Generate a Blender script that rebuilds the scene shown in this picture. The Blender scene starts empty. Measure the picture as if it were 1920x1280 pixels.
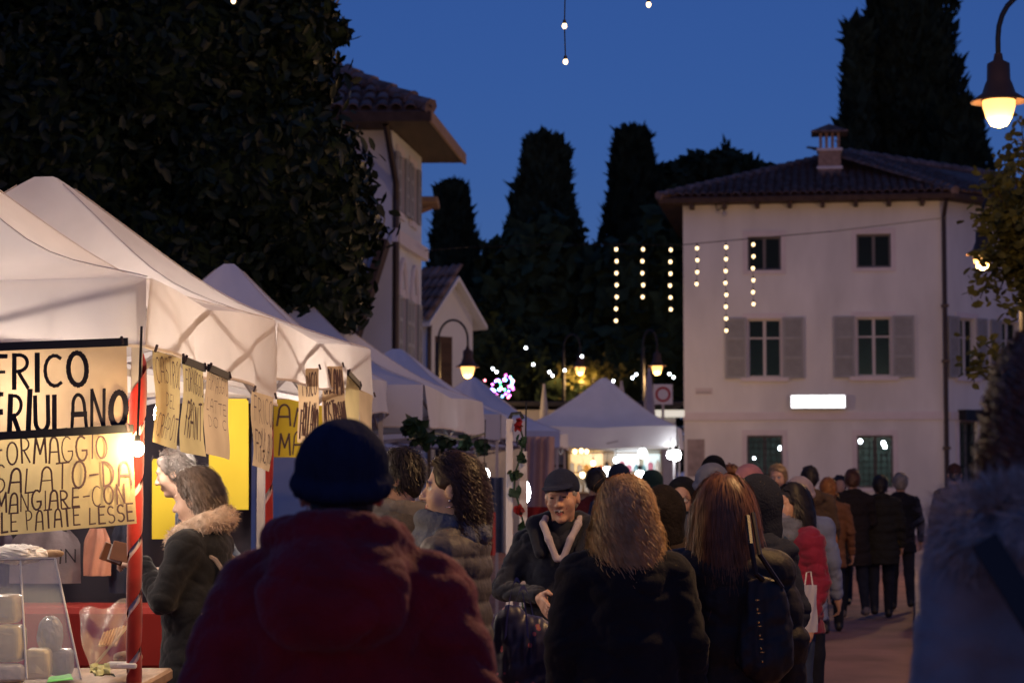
import bpy, bmesh, math, random
import numpy as np
from mathutils import Vector, Matrix, Euler
R = math.radians
scene = bpy.context.scene
COL = scene.collection
random.seed(7)
RNG = np.random.default_rng(11)

# ------------------------------------------------------------------ camera
FPX = 4000.0                       # focal length in pixels of the 1920 px wide photograph
CAM_Z = 1.65
TILT = math.atan((895 - 640) / FPX)
cam_data = bpy.data.cameras.new('camera')
cam = bpy.data.objects.new('camera', cam_data)
COL.objects.link(cam)
cam.location = (0, 0, CAM_Z)
cam.rotation_euler = (R(90) + TILT, 0, 0)
cam_data.sensor_width = 36
cam_data.lens = FPX / 1920 * 36
cam_data.clip_start = 0.1
cam_data.clip_end = 2000
cam_data.dof.use_dof = True
cam_data.dof.focus_distance = 8.7
cam_data.dof.aperture_fstop = 5.4
cam_data.dof.aperture_blades = 0
scene.camera = cam

# ------------------------------------------------------------------ dusk sky
world = bpy.data.worlds.new('World')
scene.world = world
world.use_nodes = True
wn, wl = world.node_tree.nodes, world.node_tree.links
sky = wn.new('ShaderNodeTexSky')
sky.sky_type = 'NISHITA'
sky.sun_disc = False
sky.sun_elevation = R(6)           # last glow behind the photographer
sky.sun_rotation = R(180)
sky.ozone_density = 6.0
sky.air_density = 1.0
sky.dust_density = 0.3
tint = wn.new('ShaderNodeMix'); tint.data_type = 'RGBA'; tint.blend_type = 'MULTIPLY'
tint.inputs[0].default_value = 1.0
wl.new(sky.outputs[0], tint.inputs[6])
tint.inputs[7].default_value = (1.75, .97, 1.34, 1)
wl.new(tint.outputs[2], wn['Background'].inputs[0])
wn['Background'].inputs[1].default_value = 0.038
air = wn.new('ShaderNodeBackground')           # even blue-hour light of the whole sky
air.inputs[0].default_value = (0.052, 0.140, 0.47, 1)
air.inputs[1].default_value = 0.245
both = wn.new('ShaderNodeAddShader')
wl.new(wn['Background'].outputs[0], both.inputs[0]); wl.new(air.outputs[0], both.inputs[1])
wl.new(both.outputs[0], wn['World Output'].inputs[0])

scene.view_settings.view_transform = 'Standard'
scene.view_settings.look = 'None'
scene.view_settings.exposure = 0.0
scene.view_settings.gamma = 1.0
scene.view_settings.use_curve_mapping = False
scene.cycles.use_denoising = True
scene.cycles.max_bounces = 7
scene.cycles.diffuse_bounces = 3
scene.cycles.glossy_bounces = 3
scene.cycles.transmission_bounces = 6
scene.cycles.transparent_max_bounces = 12
scene.cycles.caustics_reflective = False
scene.cycles.caustics_refractive = False
scene.cycles.sample_clamp_indirect = 4.0
# ------------------------------------------------------------------ helpers
CT, ST_ = math.cos(TILT), math.sin(TILT)
def at(px, py, d):
    """the world point at depth d (metres along the street) seen at photo pixel px, py"""
    a, b = (px - 960) / FPX, (640 - py) / FPX
    x, y, z = a, CT - b * ST_, ST_ + b * CT
    s = d / y
    return Vector((x * s, d, CAM_Z + z * s))
def m_px(d):
    return d / FPX

def srgb(r, g, b):
    f = lambda c: (c / 255 / 12.92) if c / 255 <= .04045 else ((c / 255 + .055) / 1.055) ** 2.4
    return (f(r), f(g), f(b))

MATS = {}
def mat(name, color=(.5, .5, .5), rough=.8, spec=.3, metal=0.0, var=0.0, vscale=6.0, bump=0.0, bscale=40.0,
        trans=0.0, emit=None, estr=0.0, stretch=None, alpha=None, sheen=0.0, coat=0.0, detail=4):
    """principled material with procedural colour variation and bump"""
    if name in MATS:
        return MATS[name]
    m = bpy.data.materials.new(name); m.use_nodes = True
    N, L = m.node_tree.nodes, m.node_tree.links
    p = N['Principled BSDF']; out = N['Material Output']
    c4 = tuple(color) + (1,)
    p.inputs['Base Color'].default_value = c4
    p.inputs['Roughness'].default_value = rough
    p.inputs['Specular IOR Level'].default_value = spec
    p.inputs['Metallic'].default_value = metal
    if sheen: p.inputs['Sheen Weight'].default_value = sheen
    if coat: p.inputs['Coat Weight'].default_value = coat
    tc = N.new('ShaderNodeTexCoord')
    src = tc.outputs['Object']
    if stretch:
        mp = N.new('ShaderNodeMapping'); mp.inputs['Scale'].default_value = stretch
        L.new(src, mp.inputs[0]); src = mp.outputs[0]
    colout = None
    if var:
        n = N.new('ShaderNodeTexNoise'); n.inputs['Scale'].default_value = vscale; n.inputs['Detail'].default_value = detail
        L.new(src, n.inputs['Vector'])
        r = N.new('ShaderNodeValToRGB')
        r.color_ramp.elements[0].position = .3; r.color_ramp.elements[1].position = .72
        r.color_ramp.elements[0].color = tuple(max(0, v * (1 - var)) for v in color) + (1,)
        r.color_ramp.elements[1].color = tuple(min(1, v * (1 + var)) for v in color) + (1,)
        L.new(n.outputs[0], r.inputs[0])
        oi = N.new('ShaderNodeObjectInfo')
        hsv = N.new('ShaderNodeHueSaturation')
        mr = N.new('ShaderNodeMapRange'); mr.inputs[3].default_value = 1 - var * .5; mr.inputs[4].default_value = 1 + var * .5
        L.new(oi.outputs['Random'], mr.inputs[0]); L.new(mr.outputs[0], hsv.inputs['Value'])
        L.new(r.outputs[0], hsv.inputs['Color'])
        colout = hsv.outputs[0]
        L.new(colout, p.inputs['Base Color'])
    if bump:
        n2 = N.new('ShaderNodeTexNoise'); n2.inputs['Scale'].default_value = bscale; n2.inputs['Detail'].default_value = 5
        L.new(src, n2.inputs['Vector'])
        b = N.new('ShaderNodeBump'); b.inputs['Strength'].default_value = min(1, bump); b.inputs['Distance'].default_value = .01
        L.new(n2.outputs[0], b.inputs['Height']); L.new(b.outputs[0], p.inputs['Normal'])
    if emit is not None:
        p.inputs['Emission Color'].default_value = tuple(emit) + (1,)
        p.inputs['Emission Strength'].default_value = estr
    if trans:
        t = N.new('ShaderNodeBsdfTranslucent'); t.inputs[0].default_value = c4
        if colout: L.new(colout, t.inputs[0])
        mx = N.new('ShaderNodeMixShader'); mx.inputs[0].default_value = trans
        L.new(p.outputs[0], mx.inputs[1]); L.new(t.outputs[0], mx.inputs[2]); L.new(mx.outputs[0], out.inputs[0])
    if alpha is not None:
        t = N.new('ShaderNodeBsdfTransparent')
        mx = N.new('ShaderNodeMixShader'); mx.inputs[0].default_value = alpha
        L.new(t.outputs[0], mx.inputs[1]); L.new(p.outputs[0], mx.inputs[2]); L.new(mx.outputs[0], out.inputs[0])
    MATS[name] = m
    return m

class MB:
    """collects faces for one mesh object"""
    def __init__(s): s.v = []; s.f = []; s.mi = []
    def add(s, vs, fs, mi=0):
        o = len(s.v); s.v.extend([tuple(v) for v in vs])
        s.f.extend([tuple(i + o for i in f) for f in fs]); s.mi.extend([mi] * len(fs)); return s
    def box(s, c, size, rot=None, mi=0, taper=1.0):
        x, y, z = size[0] / 2, size[1] / 2, size[2] / 2
        vs = [(-x, -y, -z), (x, -y, -z), (x, y, -z), (-x, y, -z),
              (-x * taper, -y * taper, z), (x * taper, -y * taper, z), (x * taper, y * taper, z), (-x * taper, y * taper, z)]
        M = rot if rot is not None else Matrix.Identity(3)
        vs = [M @ Vector(v) + Vector(c) for v in vs]
        return s.add(vs, [(0, 3, 2, 1), (4, 5, 6, 7), (0, 1, 5, 4), (1, 2, 6, 5), (2, 3, 7, 6), (3, 0, 4, 7)], mi)
    def bbox(s, c, size, b=.01, rot=None, mi=0):
        """box with chamfered edges"""
        x, y, z = size[0] / 2, size[1] / 2, size[2] / 2
        b = min(b, x * .45, y * .45, z * .45)
        bm = bmesh.new(); bmesh.ops.create_cube(bm, size=1)
        for v in bm.verts: v.co = Vector((v.co.x * 2 * x, v.co.y * 2 * y, v.co.z * 2 * z))
        bmesh.ops.bevel(bm, geom=bm.edges[:], offset=b, segments=1, affect='EDGES', profile=.5)
        M = rot if rot is not None else Matrix.Identity(3)
        bm.verts.index_update()
        s.add([M @ v.co + Vector(c) for v in bm.verts], [[v.index for v in f.verts] for f in bm.faces], mi)
        bm.free(); return s
    def beam(s, a, b, w, h=None, mi=0, up=Vector((0, 0, 1))):
        a, b = Vector(a), Vector(b); d = b - a; L = d.length
        y = d.normalized(); x = y.cross(up)
        if x.length < 1e-4: x = y.cross(Vector((1, 0, 0)))
        x.normalize(); z = x.cross(y)
        M = Matrix((x, y, z)).transposed()
        return s.box((a + b) / 2, (w, L, h or w), M, mi)
    def tube(s, pts, r, n=8, mi=0, cap=True):
        pts = [Vector(p) for p in pts]; k = len(pts)
        rs = r if isinstance(r, (list, tuple)) else [r] * k
        vs = []; fs = []
        ref = None
        for i, p in enumerate(pts):
            t = (pts[min(i + 1, k - 1)] - pts[max(i - 1, 0)])
            if t.length < 1e-9: t = Vector((0, 0, 1))
            t.normalize()
            if ref is None: ref = t.orthogonal().normalized()
            ref = (ref - t * ref.dot(t))
            if ref.length < 1e-6: ref = t.orthogonal()
            ref.normalize(); q = t.cross(ref)
            for j in range(n):
                a = 2 * math.pi * j / n
                vs.append(p + (ref * math.cos(a) + q * math.sin(a)) * rs[i])
        for i in range(k - 1):
            for j in range(n):
                fs.append((i * n + j, i * n + (j + 1) % n, (i + 1) * n + (j + 1) % n, (i + 1) * n + j))
        if cap: fs.append(tuple(range(n - 1, -1, -1))); fs.append(tuple((k - 1) * n + j for j in range(n)))
        return s.add(vs, fs, mi)
    def lathe(s, prof, c=(0, 0, 0), n=16, mi=0):
        vs = []; fs = []; c = Vector(c); k = len(prof)
        for r, z in prof:
            for j in range(n):
                a = 2 * math.pi * j / n; vs.append(c + Vector((r * math.cos(a), r * math.sin(a), z)))
        for i in range(k - 1):
            for j in range(n):
                fs.append((i * n + j, i * n + (j + 1) % n, (i + 1) * n + (j + 1) % n, (i + 1) * n + j))
        return s.add(vs, fs, mi)
    def sphere(s, c, r, seg=10, rings=7, mi=0):
        rr = r if isinstance(r, (tuple, list)) else (r, r, r)
        vs = []; fs = []; c = Vector(c)
        for i in range(rings + 1):
            th = math.pi * i / rings
            for j in range(seg):
                a = 2 * math.pi * j / seg
                vs.append(c + Vector((rr[0] * math.sin(th) * math.cos(a), rr[1] * math.sin(th) * math.sin(a), rr[2] * math.cos(th))))
        for i in range(rings):
            for j in range(seg):
                fs.append((i * seg + j, (i + 1) * seg + j, (i + 1) * seg + (j + 1) % seg, i * seg + (j + 1) % seg))
        return s.add(vs, fs, mi)
    def grid(s, fn, nu, nv, mi=0):
        vs = [fn(i / nu, j / nv) for j in range(nv + 1) for i in range(nu + 1)]
        fs = [(j * (nu + 1) + i, j * (nu + 1) + i + 1, (j + 1) * (nu + 1) + i + 1, (j + 1) * (nu + 1) + i) for j in range(nv) for i in range(nu)]
        return s.add(vs, fs, mi)
    def mesh(s, name, mats, smooth=False):
        me = bpy.data.meshes.new(name); me.from_pydata(s.v, [], s.f)
        for m in (mats if isinstance(mats, (list, tuple)) else [mats]): me.materials.append(m)
        me.polygons.foreach_set('material_index', s.mi)
        if smooth: me.polygons.foreach_set('use_smooth', [True] * len(s.f))
        me.update(); return me
    def build(s, name, mats, parent=None, smooth=False, loc=None, rotz=0.0, kind=None, world=False):
        return obj(name, s.mesh(name, mats, smooth), parent, loc, rotz, kind, world)

def obj(name, me, parent=None, loc=None, rotz=0.0, kind=None, world=False):
    o = bpy.data.objects.new(name, me); COL.objects.link(o)
    if loc is not None: o.location = loc
    o.rotation_euler = (0, 0, rotz)
    if parent is not None:
        o.parent = parent
        if world: o.matrix_parent_inverse = wmat(parent).inverted()
    if kind: o['kind'] = kind
    return o
def wmat(o):
    m = Matrix.LocRotScale(o.location, o.rotation_euler, o.scale)
    return (wmat(o.parent) @ o.matrix_parent_inverse @ m) if o.parent else m
def thing(name, label, cat, loc=(0, 0, 0), rotz=0.0, group=None):
    o = bpy.data.objects.new(name, None); COL.objects.link(o)
    o.location = loc; o.rotation_euler = (0, 0, rotz); o.empty_display_size = .2
    return tag(o, label, cat, group)
def tag(o, label, cat, group=None, kind=None):
    o['label'] = label; o['category'] = cat
    if group: o['group'] = group
    if kind: o['kind'] = kind
    return o
def copy_tree(o, parent=None):
    c = o.copy(); COL.objects.link(c)
    if parent: c.parent = parent
    for ch in o.children: copy_tree(ch, c)
    return c
def point_light(name, loc, color, power, radius, parent=None, world=True):
    l = bpy.data.lights.new(name, 'POINT'); l.color = color; l.energy = power; l.shadow_soft_size = radius
    o = bpy.data.objects.new(name, l); COL.objects.link(o); o.location = loc
    if parent is not None:
        o.parent = parent
        if world: o.matrix_parent_inverse = wmat(parent).inverted()
    return o

# ---------------- signed-distance figures: smooth unions turned into one continuous mesh
class SDF:
    def __init__(s, k=.02): s.p = []; s.k = k
    def cone(s, a, ra, b, rb, m=0, sc=(1, 1, 1), k=None):
        s.p.append(('c', np.array(a, float), ra, np.array(b, float), rb, m, np.array(sc, float), s.k if k is None else k)); return s
    def ell(s, c, r, m=0, M=None, k=None, op='+'):
        s.p.append(('e' + op, np.array(c, float), np.array(r, float), None if M is None else np.array(M), 0, m, None, s.k if k is None else k)); return s
    def cut(s, fn): s.p.append(('f', fn)); return s
    def xform(s, M4):
        """apply a rigid matrix to all primitives so far"""
        A = np.array(M4)[:3, :3]; t = np.array(M4)[:3, 3]
        out = []
        for q in s.p:
            q = list(q)
            if q[0] == 'c': q[1] = A @ q[1] + t; q[3] = A @ q[3] + t
            elif q[0][0] == 'e':
                q[1] = A @ q[1] + t; q[3] = A if q[3] is None else A @ q[3]
            out.append(tuple(q))
        s.p = out; return s
    def merge(s, o): s.p.extend(o.p); return s
    def mesh(s, h):
        lo = np.full(3, 1e9); hi = -lo
        for q in s.p:
            if q[0] == 'c':
                r = max(q[2], q[4]) * max(q[6])
                for e in (q[1], q[3]): lo = np.minimum(lo, e - r); hi = np.maximum(hi, e + r)
            elif q[0] == 'e+':
                r = q[2] if q[3] is None else np.full(3, q[2].max())
                lo = np.minimum(lo, q[1] - r); hi = np.maximum(hi, q[1] + r)
        lo = lo - 3 * h; hi = hi + 3 * h
        n = np.ceil((hi - lo) / h).astype(int) + 1
        D = np.full(n, .2, np.float32); Mi = np.zeros(n, np.int8); B = np.full(n, 1e3, np.float32)
        ax = [lo[i] + h * np.arange(n[i]) for i in range(3)]
        for q in s.p:
            if q[0] == 'f':
                X = np.meshgrid(*ax, indexing='ij', sparse=True)
                D = np.maximum(D, q[1](X[0], X[1], X[2]).astype(np.float32)); continue
            pad = 3 * h + q[7]
            if q[0] == 'c':
                r = max(q[2], q[4]) * max(q[6]); a0 = np.minimum(q[1], q[3]) - r - pad; b0 = np.maximum(q[1], q[3]) + r + pad
            else:
                r = q[2] if q[3] is None else np.full(3, q[2].max()); a0 = q[1] - r - pad; b0 = q[1] + r + pad
            i0 = np.clip(np.floor((a0 - lo) / h).astype(int), 0, n - 1); i1 = np.clip(np.ceil((b0 - lo) / h).astype(int) + 1, 1, n)
            if np.any(i1 <= i0): continue
            sl = tuple(slice(i0[i], i1[i]) for i in range(3))
            X = np.stack(np.meshgrid(*[ax[i][sl[i]] for i in range(3)], indexing='ij'), -1).astype(np.float32)
            if q[0] == 'c':
                sc = q[6]; mid = (q[1] + q[3]) / 2
                P = (X - mid) / sc; a = (q[1] - mid) / sc; b = (q[3] - mid) / sc
                ba = b - a; t = np.clip(((P - a) @ ba) / max(ba @ ba, 1e-9), 0, 1)
                d = (np.linalg.norm(P - a - t[..., None] * ba, axis=-1) - (q[2] + (q[4] - q[2]) * t)) * sc.min()
            else:
                P = X - q[1]
                if q[3] is not None: P = P @ q[3]
                k0 = np.linalg.norm(P / q[2], axis=-1); k1 = np.linalg.norm(P / (q[2] ** 2), axis=-1)
                d = k0 * (k0 - 1) / np.maximum(k1, 1e-6)
                d = np.where(k0 < 1e-3, -q[2].min(), d)
            k = max(q[7], 1e-5); Dl = D[sl]
            if q[0] == 'e-':
                hh = np.clip(.5 - .5 * (Dl + d) / k, 0, 1)
                D[sl] = Dl * (1 - hh) + (-d) * hh + k * hh * (1 - hh)
            else:
                hh = np.clip(.5 + .5 * (Dl - d) / k, 0, 1)
                D[sl] = Dl * (1 - hh) + d * hh - k * hh * (1 - hh)
                bs = B[sl]; mm = d < bs
                Mi[sl] = np.where(mm, q[5], Mi[sl]); B[sl] = np.where(mm, d, bs)
        return surface_nets(D, Mi, lo, h)

def surface_nets(D, Mi, lo, h):
    S = D < 0
    c = [S[i:S.shape[0] - 1 + i, j:S.shape[1] - 1 + j, k:S.shape[2] - 1 + k] for i in (0, 1) for j in (0, 1) for k in (0, 1)]
    cnt = sum(x.astype(np.int8) for x in c)
    act = (cnt > 0) & (cnt < 8)
    idx = np.full(act.shape, -1, np.int64); I = np.argwhere(act); idx[act] = np.arange(len(I))
    acc = np.zeros((len(I), 3)); num = np.zeros(len(I))
    offs = [(i, j, k) for i in (0, 1) for j in (0, 1) for k in (0, 1)]
    for a in offs:
        for ax in range(3):
            if a[ax] == 1: continue
            b = list(a); b[ax] = 1
            da = D[I[:, 0] + a[0], I[:, 1] + a[1], I[:, 2] + a[2]]; db = D[I[:, 0] + b[0], I[:, 1] + b[1], I[:, 2] + b[2]]
            m = (da < 0) != (db < 0)
            t = np.where(m, da / np.where(m, da - db, 1), 0)
            p = np.tile(np.array(a, float), (len(I), 1)); p[:, ax] += t
            acc[m] += p[m]; num[m] += 1
    V = (I + acc / np.maximum(num, 1)[:, None]) * h + lo
    # material of the nearest solid corner
    vm = Mi[I[:, 0], I[:, 1], I[:, 2]]
    F = []
    for ax in range(3):
        a1, a2 = [(1, 2), (2, 0), (0, 1)][ax]
        sa = [slice(None)] * 3; sb = [slice(None)] * 3
        sa[ax] = slice(0, -1); sb[ax] = slice(1, None)
        A, Bm = S[tuple(sa)], S[tuple(sb)]
        for flip, m in ((False, A & ~Bm), (True, ~A & Bm)):
            E = np.argwhere(m)
            E = E[(E[:, a1] > 0) & (E[:, a2] > 0) & (E[:, a1] < act.shape[a1]) & (E[:, a2] < act.shape[a2])]
            if not len(E): continue
            def cell(d1, d2):
                q = E.copy(); q[:, a1] -= d1; q[:, a2] -= d2
                return idx[q[:, 0], q[:, 1], q[:, 2]]
            q = np.stack([cell(1, 1), cell(0, 1), cell(0, 0), cell(1, 0)], 1)
            F.append(q[:, ::-1] if flip else q)
    F = np.concatenate(F); F = F[(F >= 0).all(1)]
    return V, F, vm
def relax(V, F, it=2, lam=.5):
    e = np.concatenate([F[:, [0, 1]], F[:, [1, 2]], F[:, [2, 3]], F[:, [3, 0]]])
    for _ in range(it):
        acc = np.zeros_like(V); n = np.zeros(len(V))
        for a, b in ((0, 1), (1, 0)):
            for x in range(3): acc[:, x] += np.bincount(e[:, a], V[e[:, b], x], len(V))
            n += np.bincount(e[:, a], minlength=len(V))
        V = V + lam * (acc / np.maximum(n, 1)[:, None] - V)
    return V
def normals(V, F):
    fn = np.cross(V[F[:, 2]] - V[F[:, 0]], V[F[:, 3]] - V[F[:, 1]])
    N = np.zeros_like(V)
    for c in range(4):
        for x in range(3): N[:, x] += np.bincount(F[:, c], fn[:, x], len(V))
    return N / np.maximum(np.linalg.norm(N, axis=1), 1e-9)[:, None]
def wav(V, f, seed=0):
    """cheap smooth noise in -1..1 from a few sines"""
    r = np.random.default_rng(seed); o = np.zeros(len(V))
    for i in range(6):
        d = r.normal(size=3); d /= np.linalg.norm(d)
        o += np.sin(V @ d * f * (1 + .35 * i) + r.uniform(0, 6.28)) / (1 + .35 * i)
    return o / 2.6
def np_mesh(name, V, F, mats, vm=None, smooth=True):
    me = bpy.data.meshes.new(name)
    me.vertices.add(len(V)); me.vertices.foreach_set('co', np.ascontiguousarray(V, np.float32).ravel())
    k = F.shape[1]
    me.loops.add(F.size); me.loops.foreach_set('vertex_index', np.ascontiguousarray(F, np.int32).ravel())
    me.polygons.add(len(F)); me.polygons.foreach_set('loop_start', np.arange(0, F.size, k, dtype=np.int32))
    for m in (mats if isinstance(mats, (list, tuple)) else [mats]): me.materials.append(m)
    if vm is not None: me.polygons.foreach_set('material_index', vm[F[:, 0]].astype(np.int32))
    if smooth: me.polygons.foreach_set('use_smooth', np.ones(len(F), bool))
    me.update(calc_edges=True); me.validate(); return me
# ------------------------------------------------------------------ materials of the place
M_asph = mat('asphalt', (.23, .12, .105), .8, .3, var=.35, vscale=1.3, bump=.5, bscale=90)
M_slab = mat('porphyry slab', (.22, .15, .14), .7, .3, var=.3, vscale=3, bump=.5, bscale=60)
M_curb = mat('kerb stone', (.30, .24, .22), .75, .3, var=.2, vscale=4, bump=.4, bscale=50)
M_pla = mat('cream plaster', (.74, .74, .70), .92, .15, var=.13, vscale=1.1, stretch=(1, 1, .35), bump=.15, bscale=30)
M_pla2 = mat('white plaster', (.64, .67, .70), .92, .15, var=.08, vscale=.7, bump=.15, bscale=30)
M_trim = mat('pale window trim', (.68, .63, .62), .85, .2, var=.05, vscale=3)
M_shut = mat('grey painted shutter', (.34, .35, .35), .7, .3, var=.1, vscale=5, bump=.2, bscale=40, stretch=(1, 1, .2))
M_shut_shade = mat('shaded shutter panel', (.28, .29, .29), .7, .3, var=.1, vscale=5)  # panel tone darkened to put the shade of the recess into the colour
M_wfr = mat('window frame paint', (.55, .52, .50), .6, .4)
M_wfr2 = mat('dark window frame', (.15, .14, .14), .6, .3)
M_glass = mat('dark window glass', (.010, .014, .015), .10, .10, alpha=.6)
M_iron = mat('wrought iron', (.02, .02, .022), .6, .4)
M_tile = mat('terracotta roof tile', (.17, .105, .085), .9, .2, var=.45, vscale=5, bump=.4, bscale=30)
M_tile2 = mat('weathered roof tile', (.16, .115, .10), .9, .2, var=.5, vscale=5, bump=.4, bscale=30)
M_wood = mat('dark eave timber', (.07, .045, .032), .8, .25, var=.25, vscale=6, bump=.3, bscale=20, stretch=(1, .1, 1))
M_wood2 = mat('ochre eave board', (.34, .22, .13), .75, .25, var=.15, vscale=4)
M_pipe = mat('copper downpipe', (.05, .035, .03), .5, .5, metal=.3)
M_brick = mat('chimney brick', (.33, .22, .16), .9, .2, var=.25, vscale=9, bump=.4, bscale=40)
M_bark = mat('bark', (.06, .045, .035), .95, .1, var=.3, vscale=8, bump=.8, bscale=25, stretch=(1, 1, .3))
M_cyp = mat('cypress foliage', (.028, .042, .022), .9, .15, var=.5, vscale=2)
M_pine = mat('pine foliage', (.032, .052, .025), .9, .15, var=.5, vscale=2)
M_mag = mat('magnolia leaf', (.009, .017, .008), .5, .25, var=.4, vscale=3)
M_magb = mat('magnolia inner foliage', (.02, .032, .014), .9, .1, var=.4, vscale=4)
M_autl = mat('autumn tree leaf', (.12, .115, .03), .7, .25, var=.5, vscale=5, trans=.35)
M_black = mat('black paint', (.015, .015, .016), .5, .4)

# ------------------------------------------------------------------ ground
g = MB().add([(-400, -40, 0), (400, -40, 0), (400, 900, 0), (-400, 900, 0)], [(0, 1, 2, 3)]).build('street', M_asph, kind='structure')
def kerb_x(d): return .02 + .187 * d
# raised pavement on the right
pv = MB()
d0, d1 = -6, 52
pv.add([(kerb_x(d0) + .35, d0, .10), (kerb_x(d0) + 14, d0, .10), (kerb_x(d1) + 14, d1, .10), (kerb_x(d1) + .35, d1, .10)], [(0, 1, 2, 3)])
pavement = pv.build('pavement', M_slab, kind='structure')
kerb_dir = Vector((.187, 1, 0)).normalized(); kerb_nrm = Vector((kerb_dir.y, -kerb_dir.x, 0))
kerb = MB().box((0, 0, 0), (.01, .01, .01)).build('kerb', M_curb, loc=(kerb_x(30) + .2, 30, .02), kind='structure')
kang = math.atan2(-kerb_dir.x, kerb_dir.y)
stone = MB().bbox((0, 0, 0), (.34, .985, .16), .012).mesh('kerb_stone', M_curb)
slab = MB().bbox((0, 0, 0), (.59, .985, .06), .008).mesh('paving_slab', M_slab)
k = 0
for i in range(44):
    d = 2.0 + i * 1.0
    p = Vector((kerb_x(d), d, 0)) + kerb_nrm * .17
    o = obj('kerb_stone', stone, kerb, p + Vector((0, 0, .03 + random.uniform(-.004, .004))), kang + random.uniform(-.006, .006), world=True)
for i in range(40):
    for j in range(3):
        d = 9.0 + i * 1.0 + j * .37
        p = Vector((kerb_x(d), d, 0)) + kerb_nrm * (.65 + j * .6)
        o = obj('paving_slab', slab, pavement, p + Vector((0, 0, .085 + random.uniform(-.004, .004))), kang + random.uniform(-.004, .004), world=True)

# ------------------------------------------------------------------ building toolkit
def wall_face(mb, P0, U, W, z0, z1, holes, depth=.2, mi=0):
    """vertical wall from P0 along U with real rectangular openings (u0, u1, z0, z1) and reveals"""
    N = Vector((U.y, -U.x, 0))                # outward
    us = sorted({0, W, *[h[0] for h in holes], *[h[1] for h in holes]}); zs = sorted({z0, z1, *[h[2] for h in holes], *[h[3] for h in holes]})
    pt = lambda u, z, n=0: (P0.x + U.x * u + N.x * n, P0.y + U.y * u + N.y * n, z)
    for a, b in zip(us, us[1:]):
        for c, e in zip(zs, zs[1:]):
            um, zm = (a + b) / 2, (c + e) / 2
            if any(h[0] < um < h[1] and h[2] < zm < h[3] for h in holes): continue
            mb.add([pt(a, c), pt(b, c), pt(b, e), pt(a, e)], [(0, 1, 2, 3)], mi)
    for h in holes:
        a, b, c, e = h; q = -depth
        mb.add([pt(a, c), pt(a, c, q), pt(a, e, q), pt(a, e)], [(3, 2, 1, 0)], mi)
        mb.add([pt(b, c), pt(b, c, q), pt(b, e, q), pt(b, e)], [(0, 1, 2, 3)], mi)
        mb.add([pt(a, e), pt(b, e), pt(b, e, q), pt(a, e, q)], [(3, 2, 1, 0)], mi)
        mb.add([pt(a, c), pt(b, c), pt(b, c, q), pt(a, c, q)], [(0, 1, 2, 3)], mi)
def ubox(mb, P0, U, u0, u1, z0, z1, n0, n1, mi=0):
    N = Vector((U.y, -U.x, 0)); c = P0 + U * ((u0 + u1) / 2) + N * ((n0 + n1) / 2); c = Vector((c.x, c.y, (z0 + z1) / 2))
    M = Matrix((U, -N, Vector((0, 0, 1)))).transposed()
    return mb.box(c, (u1 - u0, n1 - n0, z1 - z0), M, mi)
def pix_on_wall(P0, U, px, py):
    """u, z of the photo pixel on the vertical wall plane"""
    a, b = (px - 960) / FPX, (640 - py) / FPX
    r = Vector((a, CT - b * ST_, ST_ + b * CT)); N = Vector((U.y, -U.x, 0))
    t = ((P0 - Vector((0, 0, CAM_Z))).dot(N)) / r.dot(N)
    p = Vector((0, 0, CAM_Z)) + r * t
    return (p - P0).dot(U), p.z
def window(parent, P0, U, h, kind):
    a, b, c, e = h; w = b - a
    fr = MB()
    t = .06
    for q in ((a, a + t, c, e), (b - t, b, c, e), (a + t, b - t, c, c + t), (a + t, b - t, e - t, e), ((a + b) / 2 - .045, (a + b) / 2 + .045, c + t, e - t)):
        ubox(fr, P0, U, *q, -.17, -.10)
    if kind == 'tall':
        for s in ((a + t, (a + b) / 2 - .045), ((a + b) / 2 + .045, b - t)):
            ubox(fr, P0, U, s[0], s[1], c + (e - c) * .66, c + (e - c) * .66 + .045, -.165, -.105)
    f = fr.build('window', M_wfr if kind == 'tall' else M_wfr2, parent, world=True)
    n = 2 if kind == 'tall' else 1
    for s in ((a + t, (a + b) / 2 - .045), ((a + b) / 2 + .045, b - t)):
        zz = [c + t, c + (e - c) * .66, e - t] if kind == 'tall' else [c + t, e - t]
        for z0, z1 in zip(zz, zz[1:]):
            g = MB(); ubox(g, P0, U, s[0] - .01, s[1] + .01, z0 - .01, z1 + .01, -.145, -.130); g.build('pane', M_glass, f, world=True)
    if kind == 'grille':
        gr = MB()
        for i in range(1, 6): ubox(gr, P0, U, a + w * i / 6 - .012, a + w * i / 6 + .012, c + .003, e - .003, -.06, -.036)
        for i in range(1, 8): ubox(gr, P0, U, a + .003, b - .003, c + (e - c) * i / 8 - .012, c + (e - c) * i / 8 + .012, -.036, -.014)
        gr.build('iron_grille', M_iron, f, world=True)
    tr = MB()
    for q in ((a - .14, a, c - .12, e + .16), (b, b + .14, c - .12, e + .16), (a, b, e, e + .16)):
        ubox(tr, P0, U, *q, 0.002, .03)
    tr.build('surround', M_trim, f, world=True)
    si = MB(); ubox(si, P0, U, a - .2 if kind == 'tall' else a, b + .2 if kind == 'tall' else b, c - .115, c - .003, .004, .11 if kind == 'tall' else .045); si.build('sill', M_trim, f, world=True)
    return f
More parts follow.
